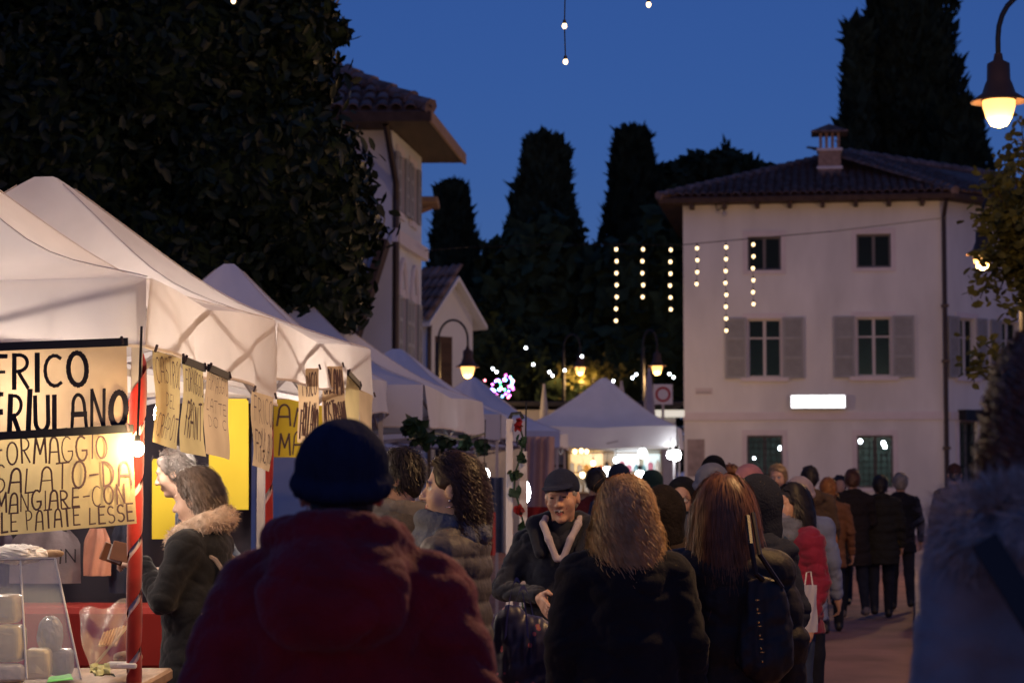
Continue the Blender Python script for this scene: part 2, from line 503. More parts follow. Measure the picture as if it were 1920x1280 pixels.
def shutter(parent, P0, U, u0, u1, z0, z1):
    m = MB(); t = .07
    for q in ((u0, u0 + t, z0, z1), (u1 - t, u1, z0, z1)): ubox(m, P0, U, *q, .035, .08)
    zs = np.linspace(z0, z1 - t, 4)
    for z in zs: ubox(m, P0, U, u0 + t, u1 - t, z, z + t, .036, .082)
    s = m.build('shutter', M_shut, parent, world=True)
    for i in range(3):
        p = MB(); ubox(p, P0, U, u0 + t - .005, u1 - t + .005, zs[i] + t - .005, zs[i + 1] + .005, .040, .052)
        for k_ in range(7):
            zz = zs[i] + t + (zs[i + 1] - zs[i] - t) * (k_ + .5) / 7; ubox(p, P0, U, u0 + t, u1 - t, zz - .028, zz + .014, .0525, .064)
        p.build('panel', M_shut_shade, s, world=True, kind='stuff')
# one roof tile: a tapered half-round
def tile_mesh(name, m, L=.40, w=.115):
    b = MB(); n = 6; vs = []
    for y, r, dz in ((0, w, .03), (L, w * .78, 0)):
        for j in range(n + 1):
            a = math.pi * j / n; vs.append((-math.cos(a) * r, y, math.sin(a) * r * .8 + dz))
    for j in range(n + 1):
        a = math.pi * j / n; vs.append((-math.cos(a) * (w - .018), 0, math.sin(a) * (w - .018) * .8 + .03))
    fs = [(j, j + 1, n + 2 + j, n + 1 + j) for j in range(n)] + [(j + 1, j, 2 * n + 2 + j, 2 * n + 3 + j) for j in range(n)]
    return b.add(vs, fs).mesh(name, m, smooth=False)
def tile_slope(parent, A, B, T, inside, meshname, m, limit=300, step=.24, row=.31):
    """tiles on the slope with eave A->B and up-slope unit direction T; inside(u, v) tells what is roof; nearest become objects"""
    tm = tile_mesh(meshname, m)
    U = (B - A); W = U.length; U = U / W; N = U.cross(T).normalized()
    M = Matrix((U, T, N)).transposed().to_4x4()
    spots = []
    for j in range(40):
        for i in range(int(W / step) + 1):
            u, v = i * step + step / 2, j * row
            if inside(u, v): spots.append((v, u))
    spots.sort()
    rest = MB(); vs0 = [tuple(x.co) for x in tm.vertices]; fs0 = [tuple(p.vertices) for p in tm.polygons]
    for k, (v, u) in enumerate(spots):
        p = A + U * (u + random.uniform(-.012, .012)) + T * (v + random.uniform(-.015, .015)) + N * (.02 + random.uniform(0, .012))
        mw = Matrix.Translation(p) @ M @ Matrix.Rotation(random.uniform(-.03, .03), 4, 'Z')
        if k < limit:
            o = bpy.data.objects.new('roof_tile', tm); COL.objects.link(o); o.parent = parent
            o.matrix_basis = wmat(parent).inverted() @ mw
        else: rest.add([mw @ Vector(x) for x in vs0], fs0)
    if rest.f: rest.build('upper_tiles', m, parent, kind='stuff', world=True)

# ------------------------------------------------------------------ pale three-storey house on the right
HP0 = at(1283, 895, 62.6); HP0.z = 0
HP1 = at(1779, 895, 61.5); HP1.z = 0
HU = (HP1 - HP0).normalized(); HW = (HP1 - HP0).length; HN = Vector((HU.y, -HU.x, 0))
house = thing('house', 'pale plastered three-storey house with grey shutters, barred ground windows and lit white sign', 'house', HP0 + HU * 3.5 - HN * 4)
def rect(x0, x1, y0, y1):
    a = pix_on_wall(HP0, HU, x0, y1); b = pix_on_wall(HP0, HU, x1, y0); return (a[0], b[0], a[1], b[1])
attic = [rect(1402, 1464, 443, 507), rect(1606, 1670, 438, 502)]
tall = [rect(1402, 1465, 597, 708), rect(1606, 1671, 594, 706)]
grille = [rect(1401, 1467, 816, 914), rect(1608, 1674, 816, 914)]
EAVE = pix_on_wall(HP0, HU, 1530, 381)[1]
# splayed second wall on the right
SP1 = HP1 + Vector((3.6, 3.2, 0)); SU = (SP1 - HP1).normalized(); SW = (SP1 - HP1).length
sh = [(.55, 1.35, tall[0][2], tall[0][3]), (.5, 1.4, grille[0][2] - .6, grille[0][3] + .4), (2.6, 3.5, tall[0][2], tall[0][3])]
w = MB()
wall_face(w, HP0, HU, HW, 0, EAVE, attic + tall + grille)
wall_face(w, HP1, SU, SW, 0, EAVE, sh)
BK = HP0 - HN * 9; BK2 = SP1 + Vector((-1.5, 8, 0))
for a, b in ((BK, HP0), (SP1, BK2), (BK2, BK)):
    w.add([(a.x, a.y, 0), (b.x, b.y, 0), (b.x, b.y, EAVE), (a.x, a.y, EAVE)], [(0, 1, 2, 3)])
w.build('wall', M_pla, house, world=True)
for h in attic: window(house, HP0, HU, h, 'attic')
for h in tall:
    f = window(house, HP0, HU, h, 'tall'); ww = .62
    shutter(house, HP0, HU, h[0] - ww - .03, h[0] - .03, h[2] - .03, h[3] + .03); shutter(house, HP0, HU, h[1] + .03, h[1] + ww + .03, h[2] - .03, h[3] + .03)
for h in grille: window(house, HP0, HU, h, 'grille')
window(house, HP1, SU, sh[0], 'tall'); window(house, HP1, SU, sh[1], 'grille'); window(house, HP1, SU, sh[2], 'tall')
for h in (sh[0], sh[2]):
    shutter(house, HP1, SU, h[0] - .53, h[0] - .03, h[2] - .03, h[3] + .03); shutter(house, HP1, SU, h[1] + .03, h[1] + .53, h[2] - .03, h[3] + .03)
# dark room behind the panes, string course, quoin patch, plaque
zc = pix_on_wall(HP0, HU, 1530, 787)[1], pix_on_wall(HP0, HU, 1530, 772)[1]
m = MB(); ubox(m, HP0, HU, -.02, HW + .02, zc[0], zc[1], .003, .05); m.build('string_course', M_trim, house, world=True)
m = MB(); ubox(m, HP1, SU, .06, SW, zc[0], zc[1], .003, .05); m.build('string_course', M_trim, house, world=True)
q = rect(1289, 1321, 823, 893); m = MB(); ubox(m, HP0, HU, *q, .003, .012); m.build('worn_plaster_patch', mat('worn plaster', (.38, .32, .30), .95, .1, var=.25, vscale=4), house, world=True)
q = rect(1304, 1336, 727, 739); m = MB(); ubox(m, HP0, HU, *q, .003, .02); pl = m.build('street_plaque', mat('plaque stone', (.6, .55, .53), .7), house, world=True)
m = MB()
for i in range(7):
    u0 = q[0] + .03 + i * (q[1] - q[0] - .06) / 7; ubox(m, HP0, HU, u0, u0 + .035, q[2] + .03, q[2] + .075, .0205, .024)
m.build('plaque_lettering', mat('plaque ink', (.22, .2, .22), .8), pl, world=True, kind='stuff')
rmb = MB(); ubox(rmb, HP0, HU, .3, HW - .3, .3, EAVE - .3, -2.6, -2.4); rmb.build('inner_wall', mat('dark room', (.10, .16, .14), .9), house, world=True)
for i_, (x_, y_) in enumerate(((1462, 839), (1614, 826), (1658, 829), (1661, 836), (1412, 858))):  # glowing globes added for reflected light spots in the panes, also brightening the room
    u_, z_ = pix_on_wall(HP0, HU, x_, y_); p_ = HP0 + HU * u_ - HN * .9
    l_ = MB(); l_.sphere((p_.x, p_.y, z_), .055 if i_ < 4 else .03, 8, 6); l_.build('pane_glint', mat('pane glint glow', (.9, .9, .9), .4, emit=(.8, .92, 1), estr=350 if i_ < 4 else 2), house, world=True)
# flower box on the splayed wall
m = MB(); ubox(m, HP1, SU, .45, 1.45, tall[0][2] - 1.25, tall[0][2] - .95, .02, .3); m.build('flower_box', M_black, house, world=True)
# eave: rafters, soffit, hip roof
OV = .68
EC = lambda p, n=0.0: Vector((p.x, p.y, EAVE + n))
fl = EC(HP0 + HN * OV - HU * OV, .0); frr = EC(HP1 + HN * OV + HU * .25, .0)
RISE = at(1590, 289, 67.0)
apexL = Vector((RISE.x, RISE.y, RISE.z))
bl = EC(BK - HU * OV - HN * OV); br = EC(BK2 + Vector((.5, .5, 0)))
sr = EC(SP1 + (SU * .5) + Vector((SU.y, -SU.x, 0)) * OV)
apexR = Vector((sr.x - 1.0, apexL.y + 1.2, at(1850, 325, 67).z))
rb = MB()
soff = .14
def lift(p, z): return Vector((p.x, p.y, p.z + z))
top = lambda p: lift(p, soff)
rb.add([top(fl), top(frr), apexL], [(0, 1, 2)])
rb.add([top(frr), top(sr), apexR, apexL], [(0, 1, 2, 3)])
rb.add([top(bl), top(fl), apexL], [(0, 1, 2)])
rb.add([top(sr), top(br), apexR], [(0, 1, 2)])
rb.add([top(br), top(bl), apexL, apexR], [(0, 1, 2, 3)])
roof = rb.build('roof', M_tile, house, world=True)
so = MB()
ring = [fl, frr, sr, br, bl]
so.add(ring, [(4, 3, 2, 1, 0)])
for a, b in zip(ring, ring[1:] + ring[:1]): so.add([a, b, lift(b, soff - .004), lift(a, soff - .004)], [(0, 1, 2, 3)])
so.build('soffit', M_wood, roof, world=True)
nr = 8
for i in range(nr):
    u = HW * (i + .3) / nr
    m = MB(); p = HP0 + HU * u
    m.beam(EC(p + HN * .03, -.075), EC(p + HN * (OV - .06), -.075), .12, .14); m.build('rafter', M_wood, roof, world=True)
Uf = (frr - fl).normalized(); Tf = (apexL - top(fl)); Tf = (Tf - Uf * Tf.dot(Uf)); SL = Tf.length; Tf.normalize()
ua = (apexL - top(fl)).dot(Uf); Wf = (frr - fl).length
tile_slope(roof, top(fl), top(frr), Tf, lambda u, v: (v / SL) * ua - .05 <= u <= Wf - (v / SL) * (Wf - ua) + .05 and v < SL, 'roof_tile', M_tile2, 300)
Us = (sr - frr).normalized(); Ts = (apexL - top(frr)); Ts = Ts - Us * Ts.dot(Us); 
if Ts.length > .1:
    SL2 = Ts.length; Ts.normalize(); W2 = (sr - frr).length
    tile_slope(roof, top(frr), top(sr), Ts, lambda u, v: v < SL2 * .9 and u < W2, 'side_roof_tile', M_tile2, 0)
# hip caps
m = MB()
for a, b in ((top(fl), apexL), (top(frr), apexL), (apexL, apexR)):
    n = int((b - a).length / .38)
    for i in range(n):
        p = a.lerp(b, i / n); q = a.lerp(b, (i + 1.12) / n)
        m.tube([lift(p, .07), lift(q, .05)], [.14, .11], 7)
m.build('ridge_caps', M_tile2, roof, world=True)
# chimney with little pillared hood
cb = at(1556, 348, 64.2)
c0 = Vector((cb.x, cb.y, cb.z)); s = m_px(64.2)
ch = MB(); hw = 21 * s
zt = at(1556, 283, 64.2).z
rotc = Matrix.Rotation(math.atan2(HU.y, HU.x), 3, 'Z')
ch.bbox((c0.x, c0.y, (c0.z - .6 + zt) / 2), (2 * hw, .62, zt - c0.z + .6), .01, rotc)
chim = ch.build('chimney', M_brick, house, world=True)
for zz in (317, 283):
    m = MB(); z = at(1556, zz, 64.2).z; m.bbox((c0.x, c0.y, z), (2 * hw + .1, .7, .09), .01, rotc); m.build('chimney_band', M_trim, chim, world=True)
z2 = at(1556, 252, 64.2).z
for i, ux in enumerate((-.92, -.31, .31, .92)):
    for vy in (-.24, .24):
        m = MB(); p = rotc @ Vector((ux * (hw - .05), vy, 0)); m.box((c0.x + p.x, c0.y + p.y, (zt + z2) / 2 + .02), (.09, .1, z2 - zt - .05), rotc); m.build('chimney_pillar', M_brick, chim, world=True)
m = MB(); zp = at(1556, 232, 64.2).z
m.bbox((c0.x, c0.y, z2 + .03), (2 * hw + .42, .95, .07), .01, rotc)
m.add([c0 * 0 + Vector((c0.x, c0.y, 0)) + rotc @ Vector((sx * (hw + .18), sy * .44, 0)) + Vector((0, 0, z2 + .066)) for sx, sy in ((-1, -1), (1, -1), (1, 1), (-1, 1))] + [Vector((c0.x, c0.y, zp))], [(0, 1, 4), (1, 2, 4), (2, 3, 4), (3, 0, 4)])
m.build('chimney_hood', M_tile2, chim, world=True)
# downpipe
p0 = HP1 - HU * .05 + HN * .09
m = MB(); m.tube([EC(HP1 + HN * .6, -.02), EC(p0, -.45), Vector((p0.x, p0.y, .2))], .065, 8)
for z in (2.5, 5.0, 6.6): m.box((p0.x, p0.y, z), (.2, .16, .08))
m.build('downpipe', M_pipe, house, world=True)
# lit white sign box
q = rect(1482, 1586, 739.5, 766.5)
m = MB(); ubox(m, HP0, HU, q[0], q[1], q[2], q[3], .06, .24); sg = m.build('sign_case', mat('sign case', (.5, .5, .5), .5), None)
sg.name = 'illuminated_sign'; tag(sg, 'glowing white blank light-box sign fixed on the pale house wall', 'sign')
M_sign = mat('sign face', (.9, .9, .9), .5, emit=(.95, .97, 1), estr=3.0)
m = MB(); ubox(m, HP0, HU, q[0] + .03, q[1] - .03, q[2] + .03, q[3] - .03, .2405, .252); m.build('light_panel', M_sign, sg)
# wall bracket lamp under the eave
br_ = thing('wall_bracket', 'small unlit curled metal bracket on house wall under the eave', 'bracket', HP0 + HU * 1.1)
p = at(1358, 398, 62.2); m = MB(); m.tube([p + Vector((-.25, 0, .25)), p + Vector((-.2, 0, .05)), p + Vector((-.05, -.1, .12)), p + Vector((0, -.1, 0))], .022, 6); m.build('arm', M_iron, br_, world=True)
m = MB(); m.sphere(p + Vector((0, -.1, -.06)), .075, 8, 6); m.build('bulb', mat('unlit bulb', (.5, .5, .5), .3), br_, world=True)

# ------------------------------------------------------------------ villa behind the magnolia (left)
VC = at(733, 895, 38.0); VC.z = 0
VB = at(789, 895, 41.3); VB.z = 0
VU = (VB - VC).normalized(); VL = (VB - VC).length; VN = Vector((VU.y, -VU.x, 0))
VE = at(733, 240, 38.0).z
villa = thing('villa', 'white two-storey villa with tiled hip roof half hidden behind the dark magnolia', 'house', VC + Vector((-3, 3, 0)))
VF = VC + Vector((-7.0, .25, 0)); FU = (VC - VF).normalized(); FW = (VC - VF).length
def vrect(x0, x1, y0, y1): a = pix_on_wall(VC, VU, x0, y1); b = pix_on_wall(VC, VU, x1, y0); return (a[0], b[0], a[1], b[1])
zu = (at(755, 405, 39.3).z, at(755, 300, 39.3).z); zl = (at(755, 690, 39.3).z, at(755, 560, 39.3).z)
vh = [(.55, 1.1, *zu), (1.95, 2.5, *zu), (.75, 1.3, *zl), (2.05, 2.6, *zl)]
w = MB(); wall_face(w, VC, VU, VL, 0, VE, vh); wall_face(w, VF, FU, FW, 0, VE, [])
VD = VF + Vector((0, 4, 0))
for a, b in ((VB, VD), (VD, VF)): w.add([(a.x, a.y, 0), (b.x, b.y, 0), (b.x, b.y, VE), (a.x, a.y, VE)], [(0, 1, 2, 3)])
w.build('wall', M_pla2, villa, world=True)
for h in vh:
    f = window(villa, VC, VU, h, 'attic')
    shutter(villa, VC, VU, h[0] - .36, h[0] - .02, h[2], h[3]); shutter(villa, VC, VU, h[1] + .02, h[1] + .36, h[2], h[3])
for h in vh[2:]:     # pointed arch mouldings over the lower windows
    m = MB(); N = VN; pts = []
    for t in np.linspace(0, 1, 9):
        a = math.pi * t; u = (h[0] + h[1]) / 2 - math.cos(a) * .36; z = h[3] + math.sin(a) * .55 * (1.0 + .25 * (1 - abs(2 * t - 1)))
        p = VC + VU * u + N * .03; pts.append(Vector((p.x, p.y, z)))
    m.tube(pts, .05, 6); m.build('arch_moulding', M_trim, villa, world=True)
zs_ = at(738, 440, 38.1).z
m = MB(); ubox(m, VC, VU, -.05, VL + .12, zs_ - .14, zs_ + .1, .003, .12); m.build('string_course', M_trim, villa, world=True)
vfr = Vector((at(808, 222, 37.0).x, 36.95, VE + .12)); vfar = Vector((at(872, 305, 42.0).x, 42.0, VE + .12))
vfl = Vector((VF.x - .8, 37.2, VE + .12)); vbl = Vector((VF.x - .8, 42.3, VE + .12))
vap = Vector((-4.6, 39.8, VE + .12 + 1.75)); vap2 = Vector((-6.4, 39.9, VE + .12 + 1.75))
m = MB(); m.add([vfl, vfr, vap, vap2], [(0, 1, 2, 3)]); m.add([vfr, vfar, vap], [(0, 1, 2)]); m.add([vfar, vbl, vap2, vap], [(0, 1, 2, 3)]); m.add([vbl, vfl, vap2], [(0, 1, 2)])
vroof = m.build('roof', M_tile2, villa, world=True)
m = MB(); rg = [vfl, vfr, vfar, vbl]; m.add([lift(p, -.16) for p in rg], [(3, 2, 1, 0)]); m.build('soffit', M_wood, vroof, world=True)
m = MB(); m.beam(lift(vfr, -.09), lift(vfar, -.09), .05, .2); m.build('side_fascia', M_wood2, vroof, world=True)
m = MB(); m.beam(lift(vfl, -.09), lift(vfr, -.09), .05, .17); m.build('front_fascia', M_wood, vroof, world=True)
Uv = (vfr - vfl).normalized(); Tv = (vap - vfl); Tv = Tv - Uv * Tv.dot(Uv); SLv = Tv.length; Tv.normalize(); Wv = (vfr - vfl).length
ur = (vfr - vap).dot(Uv)
tile_slope(vroof, vfl, vfr, Tv, lambda u, v: v < SLv and Wv * .25 < u < Wv - v / SLv * ur + .05, 'roof_tile', M_tile2, 300, .26, .33)
m = MB(); n = 9
for i in range(n):
    a = vfr.lerp(vap, i / n); b = vfr.lerp(vap, (i + 1.12) / n); m.tube([lift(a, .08), lift(b, .05)], [.15, .12], 7)
m.build('ridge_caps', M_tile2, vroof, world=True)
p = VC + VN * .07 + VU * .05 
m = MB(); m.tube([Vector((p.x - .15, p.y - .7, VE - .05)), Vector((p.x + .0, p.y - .1, VE - 1.0)), Vector((p.x, p.y, VE - 1.3)), Vector((p.x, p.y, 0.2))], .06, 8); m.build('downpipe', M_pipe, villa, world=True)
# lean-to roof edge running down the front wall
a, b = at(722, 452, 37.6), at(655, 665, 37.6)
m = MB(); m.beam(a, b, .9, .16); m.beam(a + Vector((-.7, -.1, -.05)), b + Vector((-.7, -.1, -.05)), 1.0, .12); m.build('lean_to_roof', M_wood, villa, world=True)
p = at(800, 385, 43.5)
m = MB(); m.bbox(p + Vector((-.1, 0, .05)), (.7, 1.2, .12), .02); m.beam(p + Vector((.1, 0, -.05)), p + Vector((-.4, 0, -.25)), .07); m.build('porch_canopy', M_wood2, villa, world=True)

# ------------------------------------------------------------------ small gabled outbuilding
OB = at(846, 895, 50.0); OB.z = 0
ob = thing('outbuilding', 'small white gabled outbuilding with tiled roof between villa and tall cypress', 'outbuilding', OB)
rz = R(-48)
ob.rotation_euler = (0, 0, rz)
zr = at(848, 519, 50).z; ze = at(848, 588, 50).z
w = MB(); gw, gl = .66, 2.6    # half width of gable, length of ridge (local -x)
w.add([(0, -gw, 0), (0, gw, 0), (0, gw, ze), (0, 0, zr - .15), (0, -gw, ze), (-gl, -gw, 0), (-gl, -gw, ze), (-gl, gw, 0), (-gl, gw, ze), (-gl, 0, zr - .15)],
      [(0, 1, 2, 3, 4), (5, 0, 4, 6), (1, 7, 8, 2), (7, 5, 6, 9, 8)])
w.build('wall', M_pla2, ob)
sl = Vector((0, gw + .22, ze - .28)); 
m = MB()
for s in (-1, 1):
    a = [Vector((.28, 0, zr)), Vector((-gl, 0, zr)), Vector((-gl, s * (gw + .22), ze - .25)), Vector((.28, s * (gw + .22), ze - .25))]
    if s > 0: a.reverse()
    m.add(a + [lift(x, -.1) for x in a], [(0, 1, 2, 3), (7, 6, 5, 4), (0, 3, 7, 4), (1, 0, 4, 5), (2, 1, 5, 6), (3, 2, 6, 7)])
orf = m.build('roof', M_pla2, ob)
A_ = Vector((-gl, -(gw + .22), ze - .245)); B_ = Vector((.28, -(gw + .22), ze - .245)); T_ = (Vector((-gl, 0, zr)) - A_); T_ = (T_ - Vector((1, 0, 0)) * T_.x); SLo = T_.length; T_.normalize()
Wm = wmat(ob); R3 = Wm.to_3x3()
tile_slope(orf, Wm @ A_, Wm @ B_, R3 @ T_, lambda u, v: v < SLo and u < gl + .28, 'roof_tile', M_tile2, 200, .26, .34)
m = MB(); m.box((.012, -.25, ze * .45), (.03, .5, ze * .9)); m.build('dark_door', M_wood, ob)
m = MB(); m.tube([(.02, -gw - .02, ze - .3), (.05, -gw - .06, ze - .6), (.05, -gw - .06, .2)], .05, 6); m.build('downpipe', M_pipe, ob)
# ------------------------------------------------------------------ trees
def leaf_cloud(P, Nrm, size, elong, rng, jitter=.6, shape='quad'):
    """numpy leaf faces: positions P, preferred normals Nrm; returns V, F (quads)"""
    n = len(P)
    nr = Nrm + rng.normal(0, jitter, (n, 3)); nr /= np.linalg.norm(nr, axis=1)[:, None]
    up = rng.normal(0, 1, (n, 3)); t = np.cross(nr, up); t /= np.linalg.norm(t, axis=1)[:, None]
    b = np.cross(nr, t); s = (size * rng.uniform(.6, 1.35, n))[:, None]
    if shape == 'leaf':       # six-point leaf with a slight fold: two quads
        a0 = P - t * s * elong; a1 = P + t * s * elong
        q = nr * s * .25
        V = np.stack([a0, P - t * s * .35 * elong + b * s + q, P + t * s * .45 * elong + b * s * .8 + q, a1, P + t * s * .45 * elong - b * s * .8 + q, P - t * s * .35 * elong - b * s + q], 1).reshape(-1, 3)
        o = np.arange(n)[:, None] * 6
        F = np.concatenate([o + np.array([[0, 1, 2, 3]]), o + np.array([[0, 3, 4, 5]])])
    else:
        V = np.stack([P - t * s * elong, P + b * s, P + t * s * elong, P - b * s], 1).reshape(-1, 3)
        F = np.arange(n)[:, None] * 4 + np.array([[0, 1, 2, 3]])
    return V, F
def cypress(px, ytop, ybase, wtop, wbase, d, label, flat=True, seed=1, group='tall cypresses behind the houses', n=9000):
    rng = np.random.default_rng(seed)
    top = at(px, ytop, d); base = Vector((top.x, d, 0)); s = m_px(d); H = top.z
    t = thing('cypress_tree', label, 'tree', base, group=group)
    rt, rb = wtop * s / 2, wbase * s / 2
    zb = max(.8, at(px, ybase, d).z)
    m = MB(); m.tube([(0, 0, 0), (0, 0, H * .4), (.1, 0, H * .8)], [.35, .25, .08], 8); m.build('trunk', M_bark, t)
    def rad(z):
        f = np.clip((H - z) / max(H - zb, .1), 0, 1)
        r = rt + (rb - rt) * f ** .95
        return r * np.clip((H - z) / (.3 * rt + .1), 0, 1) ** (.3 if flat else .8)
    z = zb * .3 + (H - zb * .3) * rng.uniform(0, 1, n) ** .85
    a = rng.uniform(0, 2 * math.pi, n); lump = 1 + .10 * np.sin(a * 3 + z * 1.7 + seed) + .07 * np.sin(a * 5 - z * 3.1)
    r = rad(z) * lump * (.80 + .24 * rng.uniform(0, 1, n))
    P = np.stack([r * np.cos(a), r * np.sin(a), z + rng.uniform(0, .12, n)], 1)
    N = np.stack([np.cos(a), np.sin(a), np.full(n, .1)], 1)
    nr = N + rng.normal(0, .5, (n, 3)); up = np.stack([N[:, 0] * .5, N[:, 1] * .5, np.ones(n)], 1) + rng.normal(0, .35, (n, 3))
    up /= np.linalg.norm(up, axis=1)[:, None]; tt = np.cross(nr, up); tt /= np.linalg.norm(tt, axis=1)[:, None]
    sz = (rng.uniform(.09, .22, n) * np.where(rng.uniform(0, 1, n) < .06, 1.9, 1))[:, None]
    V = np.stack([P - up * sz, P + tt * sz * .55, P + up * sz * 1.6, P - tt * sz * .55], 1).reshape(-1, 3); F = np.arange(n)[:, None] * 4 + np.array([[0, 1, 2, 3]])
    c = obj('crown', np_mesh('crown', V, F, M_cyp, smooth=False), t, kind='stuff')
    prof = [(float(rad(np.array(zz))) * .84, float(zz)) for zz in np.linspace(zb * .25, H - .15, 14)] + [(0.01, H - .05)]
    m = MB(); m.lathe(prof, n=12); m.build('inner_foliage', M_cyp, t, smooth=True)
    return t
cypress(1020, 258, 690, 66, 220, 82, 'tall flat-topped cypress standing directly behind the blue market tent', seed=3)
cypress(1187, 246, 690, 56, 190, 84, 'tall narrow flat-topped cypress beside the pale house left corner', seed=5)
cypress(851, 346, 700, 46, 150, 88, 'shorter flat-topped cypress behind the villa and outbuilding', seed=8)
cypress(1700, -130, 600, 120, 300, 80, 'massive dark cypress towering behind the pale house roof', seed=13, n=16000)
cypress(1606, 45, 500, 40, 90, 78, 'slender cypress shoot against left flank of the massive cypress', seed=17, n=3500)
cypress(1795, 190, 600, 90, 170, 77, 'low cypress mass right of the massive cypress behind the lamp', seed=19, n=6000)
cypress(1361, 268, 340, 13, 18, 95, 'tiny dark cypress tip above the umbrella pine', seed=23, n=500)

def blob_tree(name, label, blobs, trunk, d, leafm, innerm, size, n, seed, elong=1.6, core=.84, shape='quad', group=None, cat='tree', jit=.7, smooth=False):
    """crown made of leaf faces over several ellipsoid clumps; blobs: (px, py, rx_px, rz_px, depth, ry_m)"""
    rng = np.random.default_rng(seed)
    base = at(trunk[0], 895, trunk[1]); base.z = 0
    t = thing(name, label, cat, base, group=group)
    Ps = []; Ns = []; area = [b[2] * b[3] for b in blobs]; tot = sum(area)
    core_mb = MB()
    for b, ar in zip(blobs, area):
        c = at(b[0], b[1], b[4]); s = m_px(b[4]); r = np.array([b[2] * s, b[5], b[3] * s])
        k = int(n * ar / tot); u = rng.normal(size=(k, 3)); u /= np.linalg.norm(u, axis=1)[:, None]
        rr = 1 - .24 * rng.uniform(0, 1, k) ** 1.6 + .05 * np.sin(u[:, 0] * 9 + u[:, 2] * 7)
        rr = rr + rng.exponential(.05, k)
        Ps.append(np.array(c) + u * r * rr[:, None]); nn = u / r; Ns.append(nn / np.linalg.norm(nn, axis=1)[:, None])
        # lumpy core
        vs = MB(); vs.sphere((0, 0, 0), 1, 14, 9)
        for q, v in enumerate(vs.v):
            f = core * (1 + .09 * math.sin(v[0] * 6 + b[0]) * math.cos(v[2] * 5 + b[1])); vs.v[q] = tuple(np.array(c) + np.array(v) * r * f)
        core_mb.add(vs.v, vs.f)
    P = np.concatenate(Ps); N = np.concatenate(Ns)
    V, F = leaf_cloud(P, N, size, elong, rng, jit, shape)
    V = V - np.array(base)
    cr = obj('crown', np_mesh('crown', V, F, leafm, smooth=smooth), t, kind='stuff')
    if core > 0: core_mb.build('inner_foliage', innerm, t, smooth=True, world=True)
    ctr = sum((at(b[0], b[1], b[4]) for b in blobs), Vector()) / len(blobs)
    m = MB(); m.tube([base, base.lerp(Vector((base.x, base.y, ctr.z)), .5) + Vector((.1, 0, 0)), ctr], [.32, .24, .1], 9)
    for b in blobs[::2]:
        c = at(b[0], b[1], b[4]); m.tube([Vector((base.x, base.y, ctr.z * .6)), (ctr * .4 + c * .6) + Vector((0, 0, -.2)), c], [.13, .08, .03], 6)
    m.build('trunk', M_bark, t, world=True)
    return t, P, N
# dark trees filling the gap behind the stalls
blob_tree('pine_tree', 'dark broad conifer with loose tiered boughs behind the small tents', [(1010, 560, 105, 150, 74, 2), (950, 600, 60, 110, 74, 1.5), (1080, 600, 90, 130, 75, 2), (1010, 690, 130, 90, 73, 2), (930, 470, 22, 16, 74, .5), (925, 520, 30, 16, 74, .5), (1105, 500, 30, 30, 75, .6)],
          (1020, 74), 74, M_pine, M_cyp, .22, 6500, 31, core=.8)
blob_tree('evergreen_tree', 'dark rounded evergreen beside left wall of the pale house', [(1190, 580, 95, 120, 72, 2), (1240, 520, 50, 120, 72, 1.6), (1180, 690, 110, 80, 71, 2), (1262, 640, 40, 120, 70, 1), (1262, 420, 26, 60, 72, .6)],
          (1200, 72), 72, M_pine, M_cyp, .22, 5200, 37, core=.82)
blob_tree('umbrella_pine', 'flat domed umbrella pine rising behind the pale house roof', [(1345, 335, 92, 42, 90, 2.2), (1290, 350, 55, 32, 90, 1.8), (1405, 345, 60, 36, 90, 1.8), (1250, 370, 60, 50, 88, 1.8)],
          (1345, 90), 90, M_pine, M_cyp, .22, 4500, 41, core=.9)
blob_tree('broad_shrub', 'dark low shrubs behind the outbuilding and coloured lights', [(900, 660, 60, 60, 66, 1.2), (960, 700, 70, 60, 66, 1.2), (830, 640, 50, 80, 68, 1.4), (1060, 720, 90, 45, 66, 1.2)],
          (930, 66), 66, M_pine, M_cyp, .2, 3500, 43, core=.85, cat='shrub')
# the big glossy-leaved magnolia over the stalls
MAGD = 19.5
mag_blobs = [(300, 120, 310, 230, MAGD, 1.3), (80, 260, 260, 260, MAGD - .2, 1.3), (480, 120, 135, 190, MAGD, 1.1), (470, 330, 215, 175, MAGD, 1.2), (570, 420, 138, 140, MAGD + .2, 1.0),
             (600, 545, 85, 100, MAGD + .3, .8), (300, 480, 260, 150, MAGD, 1.1), (560, 80, 60, 90, MAGD - .3, .7), (628, 62, 30, 24, MAGD - .3, .25), (590, 20, 38, 40, MAGD - .3, .3), (420, 600, 200, 110, MAGD + .3, .9), (200, -80, 420, 160, MAGD, 1.4)]
mag, MP, MN = blob_tree('magnolia_tree', 'huge dark glossy-leaved magnolia overhanging the cream stalls', mag_blobs, (210, MAGD), MAGD, M_mag, M_magb, .030, 52000, 53, elong=2.3, core=.93, shape='leaf', jit=.9)
